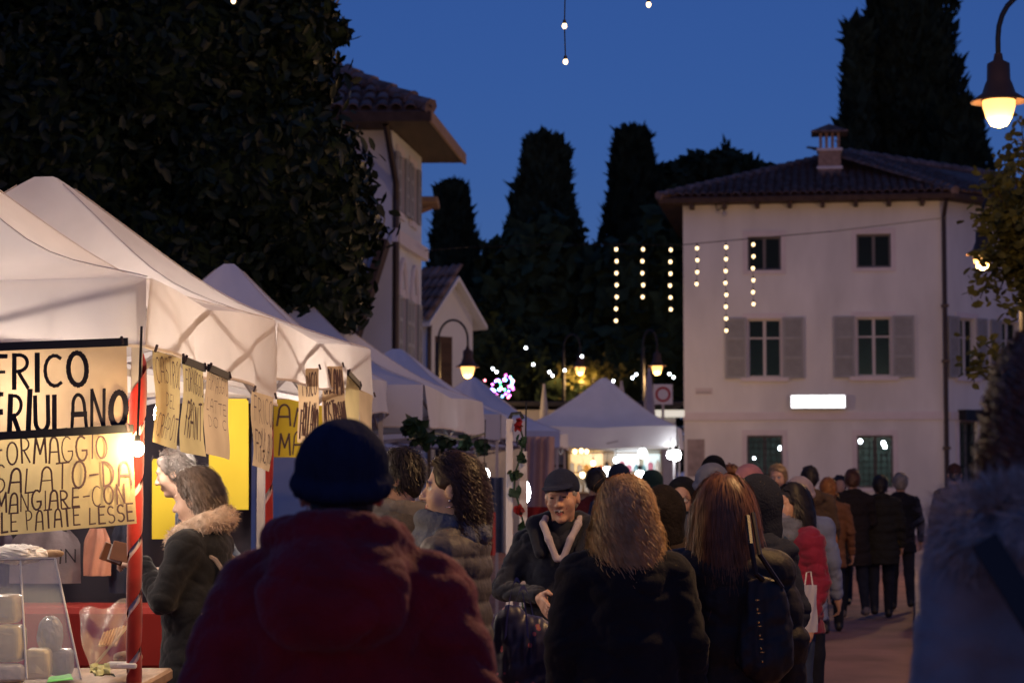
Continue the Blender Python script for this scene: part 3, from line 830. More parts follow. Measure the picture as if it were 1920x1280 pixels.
# single leaves that can be picked out at the front of the crown
rng = np.random.default_rng(5)
lf = MB(); lf.add([(0, -.10, 0), (.035, -.03, .012), (.03, .05, .014), (0, .12, 0), (-.03, .05, .014), (-.035, -.03, .012), (0, -.03, 0), (0, .05, 0)],
                  [(0, 1, 6), (1, 2, 7, 6), (2, 3, 7), (0, 6, 5), (6, 7, 4, 5), (7, 3, 4)])
lm = lf.mesh('leaf', M_mag, True)
pxs = 960 + MP[:, 0] / MP[:, 1] * FPX
front = np.where((MN[:, 1] < -.35) & (pxs > -20) & (pxs < 720) & (MP[:, 2] < 6.4))[0]
for i in rng.choice(front, 150, replace=False):
    o = obj('leaf', lm, mag); o.location = Vector(MP[i] + MN[i] * .1) - mag.location; o.rotation_euler = (rng.uniform(-.9, .5), rng.uniform(-.6, .6), rng.uniform(0, 6.28)); s = rng.uniform(.5, .9); o.scale = (s, s, s)

# sparse autumn tree by the street lamps on the right
AD = 25.0
rng = np.random.default_rng(77)
base = at(2010, 895, AD); base.z = 0
aut = thing('autumn_tree', 'thin-leaved olive and yellow tree beside the arched street lamp', 'tree', base)
limbs = []
def limb(p, q, r0, r1, n=6, sag=.0):
    pts = []
    for i in range(n + 1):
        t = i / n; v = p.lerp(q, t); v = v + Vector((rng.normal(0, .03), rng.normal(0, .03), -sag * math.sin(math.pi * t)))
        pts.append(v)
    return pts, [r0 + (r1 - r0) * i / n for i in range(n + 1)]
m = MB()
tr, rr = limb(base, at(1985, 330, AD), .16, .07, 8); m.tube(tr, rr, 8)
ends = [(1912, 235), (1895, 300), (1860, 335), (1852, 420), (1845, 505), (1835, 560), (1842, 640), (1815, 690), (1900, 480), (1905, 580), (1890, 400), (1870, 560), (1910, 660), (1930, 300), (1935, 420), (1940, 540)]
lp = []
for i, (x, y) in enumerate(ends):
    st = tr[min(8, 3 + i % 6)]; e = at(x, y, AD + rng.uniform(-.7, .7))
    pts, rs = limb(st, e, .035, .006, 7, sag=-.12); m.tube(pts, rs, 5)
    for k in range(300 if y < 560 else 90):
        f = rng.uniform(.35, 1.03); b = int(min(6, f * 7)); v = pts[b].lerp(pts[b + 1], min(1, f * 7 - b)); lp.append(v + Vector(rng.normal(0, .11, 3)))
m.build('trunk', M_bark, aut, world=True)
LP = np.array(lp); V, F = leaf_cloud(LP, np.tile([0, -.3, 1.], (len(LP), 1)), .036, 1.8, rng, .9, 'leaf')
obj('crown', np_mesh('crown', V - np.array(base), F, M_autl, smooth=False), aut, kind='stuff')
# ------------------------------------------------------------------ market tents
M_cloth = mat('cream tent cloth', (.80, .75, .72), .85, .2, var=.09, vscale=2.2, bump=.6, bscale=7, trans=.5)
M_cloth2 = mat('white tent cloth', (.78, .78, .80), .85, .2, var=.05, vscale=2.5, bump=.25, bscale=14, trans=.12)
M_alu = mat('painted tent frame', (.42, .40, .42), .45, .5, metal=.3)
M_hem = mat('tent hem', (.62, .55, .50), .9, .1)
def tent(A, B, W, ze, zp, drop, label, cloth, sag=.17, psag=.10, seed=0, drops=None, group='market tents in a row', legs=True, mid=True, power=0, pcol=(1, .72, .42)):
    rng = random.Random(seed)
    A = Vector((A.x, A.y, 0)); B = Vector((B.x, B.y, 0)); U = (B - A).normalized(); Vv = Vector((-U.y, U.x, 0)); L = (B - A).length
    C, D = B + Vv * W, A + Vv * W; ctr = (A + C) / 2
    t = thing('market_tent', label, 'tent', ctr, group=group)
    cor = [A, B, C, D]; pk = Vector((ctr.x, ctr.y, zp))
    drops = drops or [drop] * 4
    ph = rng.uniform(0, 6)
    roof = MB()
    ns, nt = 16, 14
    pole_r = .05
    def panel(P, Q):
        mid_ = (P + Q) / 2
        def f(s, tt):
            e = P.lerp(Q, s); es = math.sin(math.pi * s); e = e + (ctr - mid_).normalized() * (.05 * es)
            z0 = ze - .035 * es + .02 * abs(math.sin(2 * math.pi * s))
            r = 1 - tt; x = ctr.lerp(e, max(r, pole_r / 1.5))
            z = z0 + (zp - z0) * tt
            z -= (sag + psag * es) * math.sin(math.pi * min(1, tt * 1.02)) ** 1.1 * (1 - .35 * tt)
            z += .014 * math.sin(s * 19 + tt * 11 + ph) * tt * (1 - tt) * 2 + .010 * math.sin(s * 44 + ph) * (1 - tt) ** 2 * tt * 3
            if tt > .96: z -= (tt - .96) * 1.0
            return Vector((x.x, x.y, z))
        return f
    for i in range(4): roof.grid(panel(cor[i], cor[(i + 1) % 4]), ns, nt)
    roof.build('canopy', cloth, t, smooth=True, world=True)
    # seams sewn along the hips
    sm = MB()
    for i in range(4):
        f = panel(cor[i], cor[(i + 1) % 4]); sm.tube([f(0.0, k / 12) + Vector((0, 0, .006)) for k in range(12)], .003, 4)
    sm.build('hip_seam', M_hem, t, world=True, kind='stuff')
    for i in range(4):
        P, Q = cor[i], cor[(i + 1) % 4]; f = panel(P, Q); out = (P + Q) / 2 - ctr; out.z = 0; out.normalize()
        d0, d1 = drops[i], drops[(i + 1) % 4]; pz = rng.uniform(0, 6)
        def g(s, tt, f=f, out=out, d0=d0, d1=d1, pz=pz):
            e = f(s, 0); wv = (.028 * math.sin(s * 13 + pz) + .014 * math.sin(s * 29 + 2 * pz)) * tt
            dd = (d0 + (d1 - d0) * s) * (1 + .04 * math.sin(s * 9 + pz) - .10 * math.sin(math.pi * s))
            return e + out * (.012 + wv + .015 * tt) + Vector((0, 0, -dd * tt))
        m = MB(); m.grid(g, 26, 6); m.build('valance', cloth, t, smooth=True, world=True)
        m = MB(); m.tube([g(k / 26, 1) for k in range(27)], .008, 4); m.build('valance_hem', M_hem, t, world=True)
    for i, P in enumerate(cor):
        q = P.lerp(ctr, .03); m = MB(); m.box((q.x, q.y, (ze - .03) / 2), (.036, .036, ze - .03)); m.box((q.x, q.y, .01), (.12, .12, .02)); m.build('leg', M_alu, t, world=True)
    # scissor trusses just inside the valance
    for i in range(4):
        P, Q = cor[i].lerp(ctr, .035), cor[(i + 1) % 4].lerp(ctr, .035); n = 4
        for k in range(2):
            a, b = P.lerp(Q, k / 2), P.lerp(Q, (k + 1) / 2); z0, z1 = ze - .36, ze - .05
            for za, zb, o in ((z0, z1, 0), (z1, z0, .025)):
                m = MB(); a2 = Vector((a.x, a.y, za)); b2 = Vector((b.x, b.y, zb)); off = (ctr - (P + Q) / 2).normalized() * o
                m.beam(a2 + off, b2 + off, .014, .028); m.build('scissor_bar', M_alu, t, world=True)
    m = MB(); m.tube([(pk.x, pk.y, ze - .3), (pk.x, pk.y, zp - .05)], .022, 8); m.build('centre_pole', M_alu, t, world=True)
    return t, cor, ctr
R0, R1, R2 = at(272, 895, 8.0), at(510, 895, 10.17), at(690, 895, 12.5)
tN, corN, ctrN = tent(R0, R1, 3.0, at(272, 521, 8.0).z, 3.28, .265, 'cream lit tent with large brown hand-lettered cheese signs on its front', M_cloth, sag=.2, drops=[.265, .39, .27, .265], seed=1, group='lit cream cheese tents')
t2, cor2, ctr2 = tent(at(514, 895, 10.3), R2, 3.15, at(690, 655, 12.5).z, 3.33, .28, 'cream lit tent behind the front cheese tent, small signs on its edge', M_cloth, sag=.17, seed=2, group='lit cream cheese tents')
t3a, _, _ = tent(at(672, 895, 15.1), at(722, 895, 17.2), 2.2, 2.42, at(437, 486, 16.2).z, .28, 'blue-white unlit tent peak rising just behind the lit cream tents', M_cloth2, sag=.13, seed=3)
t3, cor3, ctr3 = tent(at(793, 895, 17.3), at(903, 895, 21.4), 3.0, at(793, 721, 17.3).z, at(540, 534, 19.4).z, .34, 'pale tent with gathered side cloth and dark evergreen trim', M_cloth2, sag=.17, seed=4)
t4, _, ctr4 = tent(at(938, 895, 25.5), at(985, 895, 28.7), 3.0, at(938, 776, 25.5).z, at(738, 648, 27.2).z, .30, 'white tent between gathered-cloth tent and the one with peach side wall', M_cloth2, sag=.15, seed=5)
t5, _, ctr5 = tent(at(1050, 895, 33.4), at(1064, 895, 36.4), 3.0, at(1050, 807, 33.4).z, at(860, 703, 35).z, .26, 'white tent under the orange street lamp near the multicoloured lights', M_cloth2, sag=.15, seed=6)
t6, cor6, ctr6 = tent(at(1268, 895, 40.0), at(1278, 895, 43.0), 2.9, at(1268, 798, 40.0).z, at(1080, 704, 41.5).z, .42, 'blue-white tent over the brightly lit gift stall before the house', M_cloth2, sag=.12, seed=7)
# peach side wall hanging from the fifth tent
m = MB()
def side(s, t_):
    p = at(985 + 55 * s, 818 + (250) * t_, 31.5); return p + Vector((0, .10 * math.sin(s * 14 + 2 * t_), 0))
m.grid(side, 16, 10); sw = m.build('side_curtain', mat('peach curtain cloth', (.62, .42, .36), .9, .1, var=.1, trans=.3, bump=.3, bscale=10), smooth=True)
tag(sw, 'peach cloth side curtain hanging beside the poinsettia garland post', 'curtain')

# ------------------------------------------------------------------ hand lettering
ARC = lambda cx, cy, rx, ry, a0, a1, n=12: [(cx + rx * math.cos(R(a0 + (a1 - a0) * i / n)), cy + ry * math.sin(R(a0 + (a1 - a0) * i / n))) for i in range(n + 1)]
GLY = {
    'A': [[(.0, 0), (.08, .62)] + ARC(.32, .66, .24, .34, 170, 10) + [(.62, 0)], [(.07, .42), (.58, .42)]],
    'C': [ARC(.36, .5, .34, .5, 55, 305)],
    'D': [[(.04, 0), (.06, 1)], [(.04, 1)] + ARC(.1, .5, .46, .5, 85, -85) + [(.04, 0)]],
    'E': [[(.55, 1), (.05, 1), (.05, 0), (.55, 0)], [(.05, .52), (.45, .52)]],
    'F': [[(.55, .98), (.05, 1), (.06, 0)], [(.05, .54), (.5, .54)]],
    'G': [ARC(.36, .5, .34, .5, 55, 330) + [(.66, .42), (.4, .42)]],
    'I': [[(.1, 0), (.1, 1)]],
    'L': [[(.08, 1), (.05, 0), (.52, .02)]],
    'M': [[(.0, 0), (.1, 1), (.38, .35), (.66, 1), (.76, 0)]],
    'N': [[(.05, 0), (.08, 1), (.56, .02), (.6, 1)]],
    'O': [ARC(.34, .5, .32, .5, 90, 450, 18)],
    'P': [[(.08, 0), (.06, 1)], [(.06, 1)] + ARC(.2, .75, .33, .25, 80, -80) + [(.07, .48)]],
    'R': [[(.08, 0), (.06, 1)], [(.06, 1)] + ARC(.2, .75, .32, .25, 80, -80) + [(.07, .5)], [(.2, .5), (.55, 0)]],
    'S': [ARC(.3, .75, .25, .25, 40, 270, 10) + ARC(.3, .25, .27, .25, 90, -140, 10)],
    'T': [[(0, .98), (.62, 1)], [(.31, 1), (.31, 0)]],
    'U': [[(.05, 1), (.05, .3)] + ARC(.32, .3, .27, .3, 180, 360) + [(.6, 1)]],
    'V': [[(0, 1), (.3, 0), (.6, 1)]], '-': [[(.05, .5), (.45, .52)]], '=': [[(.05, .58), (.45, .6)], [(.05, .4), (.45, .42)]],
    ' ': []}
WID = {'I': .2, 'M': .78, '-': .5, ' ': .35, '=': .5, 'N': .65, 'C': .66, 'G': .7, 'O': .7}
def lettering(parent, fn, lines, material, name='lettering', lift_=.004, seed=0, nrm=None):
    """strokes drawn on a surface fn(u, v) -> point; lines: (text, u0, u1, v_top, v_bottom, stroke width in v units of height)"""
    rng = random.Random(seed); nrm = nrm or Vector((0, -1, 0))
    m = MB()
    for text, u0, u1, v0, v1, wdt in lines:
        tot = sum(WID.get(c, .62) + .17 for c in text) - .17; x = 0
        f0 = lambda gx, gy: fn(u0 + (u1 - u0) * gx / tot, v1 + (v0 - v1) * gy)
        for c in text:
            jy = rng.uniform(-.06, .06); js = rng.uniform(.88, 1.08); sl = rng.uniform(-.06, .08)
            for st in GLY[c]:
                pts = [f0(x + px + sl * py, py * js + jy) + nrm * (lift_ + rng.uniform(0, .0012)) for px, py in st]
                w = (f0(0, 0) - f0(0, 1)).length * wdt * rng.uniform(.7, 1.25)
                for i, (a, b) in enumerate(zip(pts, pts[1:])):
                    d = (b - a)
                    if d.length < 1e-6: continue
                    d.normalize(); q = d.cross(nrm).normalized() * w / 2; e = d * w * .42; ll = nrm * (.0004 * (i % 2))
                    m.add([a - e - q + ll, b + e - q + ll, b + e + q + ll, a - e + q + ll], [(0, 1, 2, 3)])
            x += WID.get(c, .62) + .17
    return m.build(name, material, parent, world=True, kind='stuff')
M_kraft = mat('brown kraft paper', (.50, .37, .23), .8, .2, var=.15, vscale=5, trans=.5)
M_kraft2 = mat('yellow kraft paper', (.52, .42, .21), .8, .2, var=.15, vscale=5, trans=.5)
M_ylw = mat('bright yellow poster', (.62, .47, .03), .7, .3, var=.04, vscale=3)
M_ink = mat('black marker ink', (.012, .010, .016), .6, .3)
M_ink2 = mat('thin marker ink', (.10, .06, .06), .7, .2)
M_peg = mat('dark clothes peg', (.05, .035, .04), .7, .3)
def paper(name, label, quad, material, lines, ink, group=None, wave=.01, tape=True, seed=0, bar=False):
    """quad: four points tl, tr, br, bl"""
    tl, tr, br, bl = quad; ph = seed * 1.7
    nrm = (tr - tl).cross(tl - bl).normalized()
    if nrm.y > 0: nrm = -nrm
    fn = lambda u, v: (tl.lerp(tr, u)).lerp(bl.lerp(br, u), v) + nrm * (wave * (math.sin(u * 4 + ph + v * 3) * .6 + math.sin(v * 6 + ph) * v * .8))
    t = thing(name, label, 'sign', (tl + br) / 2, group=group)
    m = MB(); m.grid(fn, 10, 12)
    m.build('sheet', material, t, smooth=True, world=True)
    if lines: lettering(t, fn, lines, ink, seed=seed, nrm=nrm)
    if bar:
        m = MB(); m.beam(fn(-.01, .0) + nrm * .006, fn(1.01, .0) + nrm * .006, .012, .03); m.build('top_bar', M_black, t, world=True)
    for u in (.02, .98):
        m = MB(); p = fn(u, .01) + nrm * .012; m.bbox(p + Vector((0, 0, .01)), (.010, .010, .03), .002, Matrix.Rotation(.3 if u < .5 else -.25, 3, 'Y')); m.build('peg', M_peg, t, world=True)
    return t
dS = 7.88
def uv(x0, x1, y0, y1, X0, X1, Y0, Y1): return ((x0 - X0) / (X1 - X0), (x1 - X0) / (X1 - X0), (y0 - Y0) / (Y1 - Y0), (y1 - Y0) / (Y1 - Y0))
q1 = (-90, 238, 652, 806)
L1 = [('FRICO', *uv(-20, 166, 668, 728, *q1), .125), ('FRIULANO', *uv(-20, 236, 738, 806, *q1), .12)]
paper('cheese_sign', 'brown paper sign reading FRICO FRIULANO hanging from front of cream tent', [at(-90, 654, dS + .04), at(237, 641, dS), at(241, 801, dS), at(-90, 818, dS + .04)], M_kraft, L1, M_ink, wave=.006, seed=1, bar=True)
q2 = (-90, 255, 812, 1000)
L2 = [('FORMAGGIO', *uv(-10, 208, 822, 868, *q2), .075), ('SALATO-DA', *uv(-12, 250, 873, 921, *q2), .07), ('MANGIARE-CON', *uv(-6, 238, 922, 958, *q2), .085), ('LE PATATE LESSE', *uv(4, 252, 960, 994, *q2), .095)]
paper('cheese_sign', 'yellow card sign below it reading FORMAGGIO SALATO DA MANGIARE CON LE PATATE LESSE', [at(-90, 822, dS + .03), at(248, 803, dS - .01), at(256, 981, dS - .02), at(-90, 1012, dS + .03)], M_kraft2, L2, M_ink2, wave=.006, seed=2, bar=True)
def on_side(A, B, px, py, off=.05):
    A = Vector((A.x, A.y, 0)); B = Vector((B.x, B.y, 0)); U = (B - A).normalized(); N = Vector((U.y, -U.x, 0)); P0 = A + N * off
    a, b = (px - 960) / FPX, (640 - py) / FPX; r = Vector((a, CT - b * ST_, ST_ + b * CT)); t = ((P0 - Vector((0, 0, CAM_Z))).dot(N)) / r.dot(N)
    return Vector((0, 0, CAM_Z)) + r * t
SG = 'small signs pegged along the tent edge'
def side_sign(A, B, c, label, material, lines, seed, bar=False):
    pts = [on_side(A, B, x, y) for x, y in c]
    # keep the sheets upright: bottoms hang straight below the tops
    zb = pts[3].z, pts[2].z
    pts[3] = Vector((pts[0].x, pts[0].y, zb[0])); pts[2] = Vector((pts[1].x, pts[1].y, zb[1]))
    paper('price_sign', label, pts, material, lines, M_ink2, SG, .012, seed=seed, bar=bar)
side_sign(R0, R1, [(289, 656), (339, 673), (339, 842), (289, 828)], 'paper sign ending in DEL CRAPOT pegged next to the ribboned corner post', M_kraft2, [('CASTROC', .05, .95, .06, .34, 0.060), ('DEL', .3, .72, .42, .58, 0.072), ('CRAPOT', .06, .95, .66, .92, 0.060)], 3)
side_sign(R0, R1, [(340, 675), (384, 690), (384, 856), (340, 846)], 'paper sign reading FORMAGGIO FRANT with a dark top strip', M_kraft2, [('FORMAGGIO', .06, .95, .06, .32, 0.060), ('FRANT', .2, .9, .42, .80, 0.072)], 4, True)
side_sign(R0, R1, [(386, 689), (427, 706), (424, 862), (386, 850)], 'brown paper sign with three cramped lines and a dark top strip', M_kraft, [('FORMAGGIO', .06, .95, .04, .24, 0.060), ('LATTE', .1, .9, .34, .48, 0.072), ('DO C', .2, .85, .54, .66, 0.072)], 5, True)
side_sign(R0, R1, [(474, 731), (510, 745), (510, 884), (476, 872)], 'narrow brown FRICO FRIULANO sign at the second post', M_kraft, [('FRICO', .1, .9, .08, .40, 0.060), ('FRIULANO', .08, .95, .52, .92, 0.060)], 6)
for c, d, label, lines, s in (
        ([(558, 691), (598, 690), (600, 832), (558, 829)], 11.0, 'square-hung brown FRICO FRIULANO sign on the second cream tent', [('FRICO', .15, .85, .06, .36, 0.054), ('FRIULANO', .08, .95, .50, .92, 0.054)], 7),
        ([(602, 687), (643, 686), (651, 806), (606, 806)], 11.5, 'brown sign reading SALAMI NOSTRANI on the second cream tent', [('SALAMI', .05, .95, .05, .42, 0.066), ('NOSTRANI', .05, .95, .55, .95, 0.066)], 8)):
    paper('price_sign', label, [at(c[0][0], c[0][1], d), at(c[1][0], c[1][1], d + .1), at(c[2][0], c[2][1], d + .1), at(c[3][0], c[3][1], d)], M_kraft, lines, M_ink2, SG, .012, seed=s)
side_sign(cor2[0], cor2[1], [(650, 698), (672, 722), (672, 832), (650, 822)], 'yellow sign seen edge-on beside the SALAMI sign', M_kraft2, None, 9, True)
side_sign(cor2[0], cor2[1], [(674, 728), (697, 742), (697, 846), (674, 838)], 'last brown sign at far corner of the second cream tent', M_kraft, None, 10)
# bright posters inside the tents
for c, d, label, lines, s in (
        ([(392, 747), (466, 747), (466, 955), (392, 955)], 12.6, 'tall bright yellow poster behind the stall seller', None, 11),
        ([(513, 748), (640, 748), (640, 857), (513, 857)], 13.6, 'bright yellow poster lettered AM MA in the second cream tent', [('AM', .05, .55, .10, .45, .09), ('MA', .08, .42, .56, .94, .09)], 12),
        ([(285, 860), (345, 860), (345, 1010), (285, 1010)], 12.4, 'yellow poster low behind the woman with the wallet', None, 13)):
    paper('yellow_poster', label, [at(x, y, d) for x, y in c], M_ylw, lines, M_ink2, None, .004, seed=s)
# ------------------------------------------------------------------ ribbon-wrapped posts
M_red = mat('red felt ribbon', (.30, .016, .014), .85, .2, var=.2, vscale=14, sheen=.3)
M_redw = mat('pink ribbon edge', (.55, .36, .36), .85, .2)
def ribbon(P, z0, z1, r, pitch, label, flare=True, seed=0):
    t = thing('post_ribbon', label, 'ribbon', (P.x, P.y, z0), group='red ribbons round tent posts')
    m = MB(); n = int((z1 - z0) / pitch * 14)
    def f(s, w):
        a = s * (z1 - z0) / pitch * 2 * math.pi + .6; rr = r * (1 + .10 * math.sin(a * .37 + seed) ** 2) * (1 + .08 * math.sin(w * math.pi))
        if flare and s > .955: rr *= 1 + (s - .955) * 25
        return Vector((P.x + rr * math.cos(a), P.y + rr * math.sin(a), z0 + s * (z1 - z0) + (w - .5) * pitch * .84 * (1 if s < .97 else 1 + (s - .97) * 25)))
    m.grid(f, n, 5); m.build('red_band', M_red, t, smooth=True, world=True)
    m = MB(); g2 = lambda s, w: f(s, -.10 - .12 * w) + Vector((0, 0, -.002)); m.grid(lambda s, w: (lambda q: Vector((P.x + (q.x - P.x) * .93, P.y + (q.y - P.y) * .93, q.z)))(g2(s, w)), n, 2); m.build('pink_edge', M_redw, t, smooth=True, world=True)
pA = Vector((R0.x, R0.y, 0)).lerp(ctrN, .03); pB = Vector((cor2[0].x, cor2[0].y, 0)).lerp(ctr2, .03)
ribbon(pA, .3, at(272, 705, 8.0).z, .0265, .21, 'red felt ribbon spiralling up the front corner post with flared tip', True, 1)
ribbon(pB, .9, at(512, 745, 10.3).z, .032, .3, 'red ribbon twisted loosely round the second tent post', False, 2)

# ------------------------------------------------------------------ lamps hung in the tents
def bulb(name, label, P, r, col, strength, cat='light bulb', group=None, cord=.3, cap=None, shape=(1, 1, 1.2), power=0.0):
    t = thing(name, label, cat, P, group=group)
    mm = mat('glow %.2f %.2f %.2f %.0f' % (*col, strength), (.9, .9, .9), .4, emit=col, estr=strength)
    m = MB(); m.sphere((0, 0, 0), (r * shape[0], r * shape[1], r * shape[2]), 12, 8); m.build('glass_bulb', mm, t, smooth=True)
    m = MB(); m.tube([(0, 0, r * shape[2] * .9), (0, 0, r * shape[2] + r * .9)], [r * .5, r * .42], 8); m.build('socket', cap or M_black, t)
    if cord: m = MB(); m.tube([(0, 0, r * shape[2] + r * .8), (.01, 0, r * 2 + cord)], .005, 5); m.build('cord', M_black, t)
    return t
WARM = (1, .68, .34); WHITE = (.95, .98, 1)
TB = 'bulbs hanging inside the tents'
bulb('light_bulb', 'bare glowing warm bulb beside the ribboned corner post', at(258, 841, 7.80), .024, WARM, 800, cord=.40, group=TB)
for P, lab, s in ((Vector((-1.78, 8.12, 1.93)), 'warm bulb over the cheese counter hidden by the FRICO sign', 330), (Vector((-2.22, 9.2, 1.98)), 'warm bulb behind the big cheese signs inside the front tent', 900), (Vector((-1.95, 8.75, 1.95)), 'warm bulb close behind the FRICO sign inside the front tent', 430), (Vector((-2.75, 9.6, 1.98)), 'warm bulb deep at left inside the front tent', 800),
                  (Vector((-2.25, 11.5, 1.98)), 'warm bulb deep inside the second cream tent', 900), (Vector((-1.81, 11.1, 1.98)), 'warm bulb behind the FRANT sign inside the second tent', 1000), (Vector((-1.63, 11.7, 2.0)), 'warm bulb near far post inside the second cream tent', 800)):
    bulb('light_bulb', lab, P, .055, (1, .82, .68), s * .21, cord=.27, group=TB)
bulb('light_bulb', 'white bulb seen behind the curly haired woman', at(908, 889, 19.5), .05, WHITE, 30, cord=.4, group=TB)
bulb('light_bulb', 'long white bulb with green socket beside the garland post', at(984, 922, 13.6), .036, WHITE, 60, cord=.5, group=TB, cap=mat('green socket', (.02, .5, .05), .4), shape=(1, 1, 2.1))
bulb('light_bulb', 'white bulb cluster at right corner of the gift stall tent', at(1268, 853, 39.6), .085, WHITE, 40, cord=.2, group=TB)
bulb('light_bulb', 'smaller white bulb next to it at gift stall corner', at(1257, 852, 39.7), .065, WHITE, 40, cord=.2, group=TB)
# ------------------------------------------------------------------ cheese counter at the front left
M_cheese = mat('wrapped pale cheese', (.72, .58, .28), .35, .5, var=.15, vscale=14, coat=.6)
M_cheese2 = mat('wrapped grey-rind cheese', (.40, .38, .36), .35, .5, var=.25, vscale=20, coat=.6)
M_acry = mat('clear acrylic', (.75, .80, .85), .08, .5, alpha=.16)
M_film = mat('clear plastic film', (.8, .78, .72), .22, .5, alpha=.30, bump=.8, bscale=30)
M_paper = mat('white crumpled paper', (.75, .74, .72), .8, .2, bump=.6, bscale=25)
M_wdt = mat('counter timber', (.33, .22, .14), .6, .3, var=.3, vscale=6, stretch=(6, 1, 1))
M_redc = mat('red table cover', (.20, .015, .012), .8, .2)
cd = 7.9; zt = at(100, 1285, cd).z
cnt = thing('market_counter', 'wooden market counter under the cheese signs with white serving edge', 'counter', (at(60, 895, cd).x, 8.2, 0))
m = MB(); x0, x1 = at(-260, 895, cd).x, at(268, 895, cd).x
m.bbox(((x0 + x1) / 2, 8.2, zt - .025), (x1 - x0, .9, .05), .01); m.build('worktop', M_wdt, cnt, world=True)
n = 9
for i in range(n):
    m = MB(); w_ = (x1 - x0) / n; m.bbox((x0 + w_ * (i + .5), 7.77, (zt - .06) / 2), (w_ - .01, .03, zt - .06), .005); m.build('front_board', M_wdt, cnt, world=True)
# acrylic case
def P7(px, py, d): return at(px, py, d)
case = thing('display_case', 'slanted clear acrylic cheese case with crumpled paper on its top', 'display case', at(40, 1285, 7.9))
f = [P7(-60, 1050, 8.0), P7(103, 1046, 8.0), P7(152, 1272, 7.72), P7(-60, 1272, 7.72)]
k_ = [P7(-60, 1050, 8.35), P7(103, 1046, 8.35), P7(152, 1272, 8.45), P7(-60, 1272, 8.45)]
def slabq(q, th=.006):
    m = MB(); nn = (q[1] - q[0]).cross(q[3] - q[0]).normalized() * th; m.add(list(q) + [p + nn for p in q], [(0, 1, 2, 3), (7, 6, 5, 4), (0, 4, 5, 1), (1, 5, 6, 2), (2, 6, 7, 3), (3, 7, 4, 0)]); return m
slabq(f).build('front_panel', M_acry, case, world=True)
slabq([f[1], k_[1], k_[2], f[2]]).build('side_panel', M_acry, case, world=True)
slabq([f[0], f[1], k_[1], k_[0]]).build('top_panel', M_acry, case, world=True)
m = MB()
for a, b in ((f[0], f[1]), (f[1], f[2]), (P7(38, 1050, 8.0), P7(50, 1272, 7.72))): m.tube([a, b], .004, 5)
m.build('edge_strip', mat('case edge', (.5, .5, .52), .4), case, world=True, kind='stuff')
def lump(name, label, c, r, material, seed, cat, group=None, box=True, wrap=True):
    rng = np.random.default_rng(seed); s = SDF(.02)
    b = MB(); b.sphere((0, 0, 0), 1, 28, 18); V = np.array(b.v); p = .38 if box else .85
    V = np.sign(V) * np.abs(V) ** p; V = V / np.maximum(1, np.abs(V).max(1))[:, None] * np.array(r)
    N_ = V / (np.linalg.norm(V, axis=1)[:, None] + 1e-6); q = V / min(r)
    a_ = .55 if material is M_paper else (.16 if not box else .09)
    V = V + N_ * ((.5 - np.abs(wav(q, 3.2, seed))) * a_ + (.5 - np.abs(wav(q, 7.5, seed + 1))) * a_ * .6)[:, None] * min(r)
    me = bpy.data.meshes.new(name); me.from_pydata([tuple(v) for v in V], [], b.f); me.materials.append(material)
    o = obj(name, me, None, c, float(rng.uniform(-.4, .4)))
    tag(o, label, cat, group); return o
CG = 'wrapped cheeses on the counter'
for i, (px, py, hw, hh, d, mt, lab) in enumerate((
        (14, 1140, 24, 26, 8.1, M_cheese, 'upper pale wrapped cheese block at left of acrylic case'), (18, 1205, 28, 34, 8.0, M_cheese, 'large pale wrapped cheese block at left of acrylic case'),
        (72, 1243, 24, 28, 8.0, M_cheese, 'pale wrapped cheese block inside acrylic case'), (116, 1240, 20, 24, 8.12, M_cheese2, 'small grey wrapped cheese wedge inside acrylic case right side'),
        (10, 1262, 34, 18, 7.95, M_cheese2, 'flat wrapped cheese slab lying at bottom of case'))):
    s = m_px(d); lump('cheese_block', lab, at(px, py, d), (hw * s, .05, hh * s), mt, 60 + i, 'cheese', CG)
s = m_px(8.1); lump('wrapped_salami', 'grey bulging film-wrapped salami standing in the acrylic case', at(94, 1192, 8.1), (22 * s, .045, 36 * s), M_cheese2, 70, 'salami', None, False)
lump('paper_bundle', 'crumpled white paper bundle lying on top of the acrylic case', at(34, 1038, 8.15), (.10, .09, .032), M_paper, 71, 'paper', None, False)
lump('bread_loaf', 'brown bread loaf beside the plastic film by the post', at(240, 1232, 8.3), (.055, .05, .025), mat('bread crust', (.30, .20, .10), .7, .3, var=.3, vscale=20), 72, 'bread', None, False)
lump('paper_roll', 'thin cardboard roll lying on the acrylic case top', at(100, 1037, 8.2), (.04, .02, .014), mat('cardboard', (.42, .30, .2), .8), 73, 'roll', None, False)
# translucent film stretched over breadsticks
m = MB()
def film(u, v):
    a = at(148, 1145, 8.1).lerp(at(262, 1120, 8.25), u); b = at(170, 1256, 7.9).lerp(at(262, 1240, 8.1), u); p = a.lerp(b, v)
    return p + Vector((0, -.05 * math.sin(math.pi * v) + .012 * math.sin(u * 17 + v * 9), .012 * math.sin(u * 11) * (1 - v)))
m.grid(film, 44, 32); fl_ = m.build('plastic_film', M_film, smooth=True); tag(fl_, 'shiny clear plastic film bag stretched over breadsticks beside acrylic case', 'plastic bag')
bs = thing('breadstick_bundle', 'bundle of thin golden breadsticks under the plastic film', 'breadsticks', at(200, 1210, 8.25))
for i in range(7):
    m = MB(); m.tube([at(186 + 5 * i, 1210, 8.22), at(196 + 6 * i, 1185 - 2 * i, 8.3)], .005, 6); m.build('breadstick', mat('breadstick', (.52, .30, .10), .6, var=.2), bs, world=True)
m = MB(); m.tube([at(172, 1252, 8.0), at(225, 1190, 8.1), at(258, 1150, 8.2)], .006, 6); st = m.build('wooden_stick', mat('pale stick', (.6, .42, .2), .6)); tag(st, 'long pale wooden stick leaning across the plastic film', 'stick')
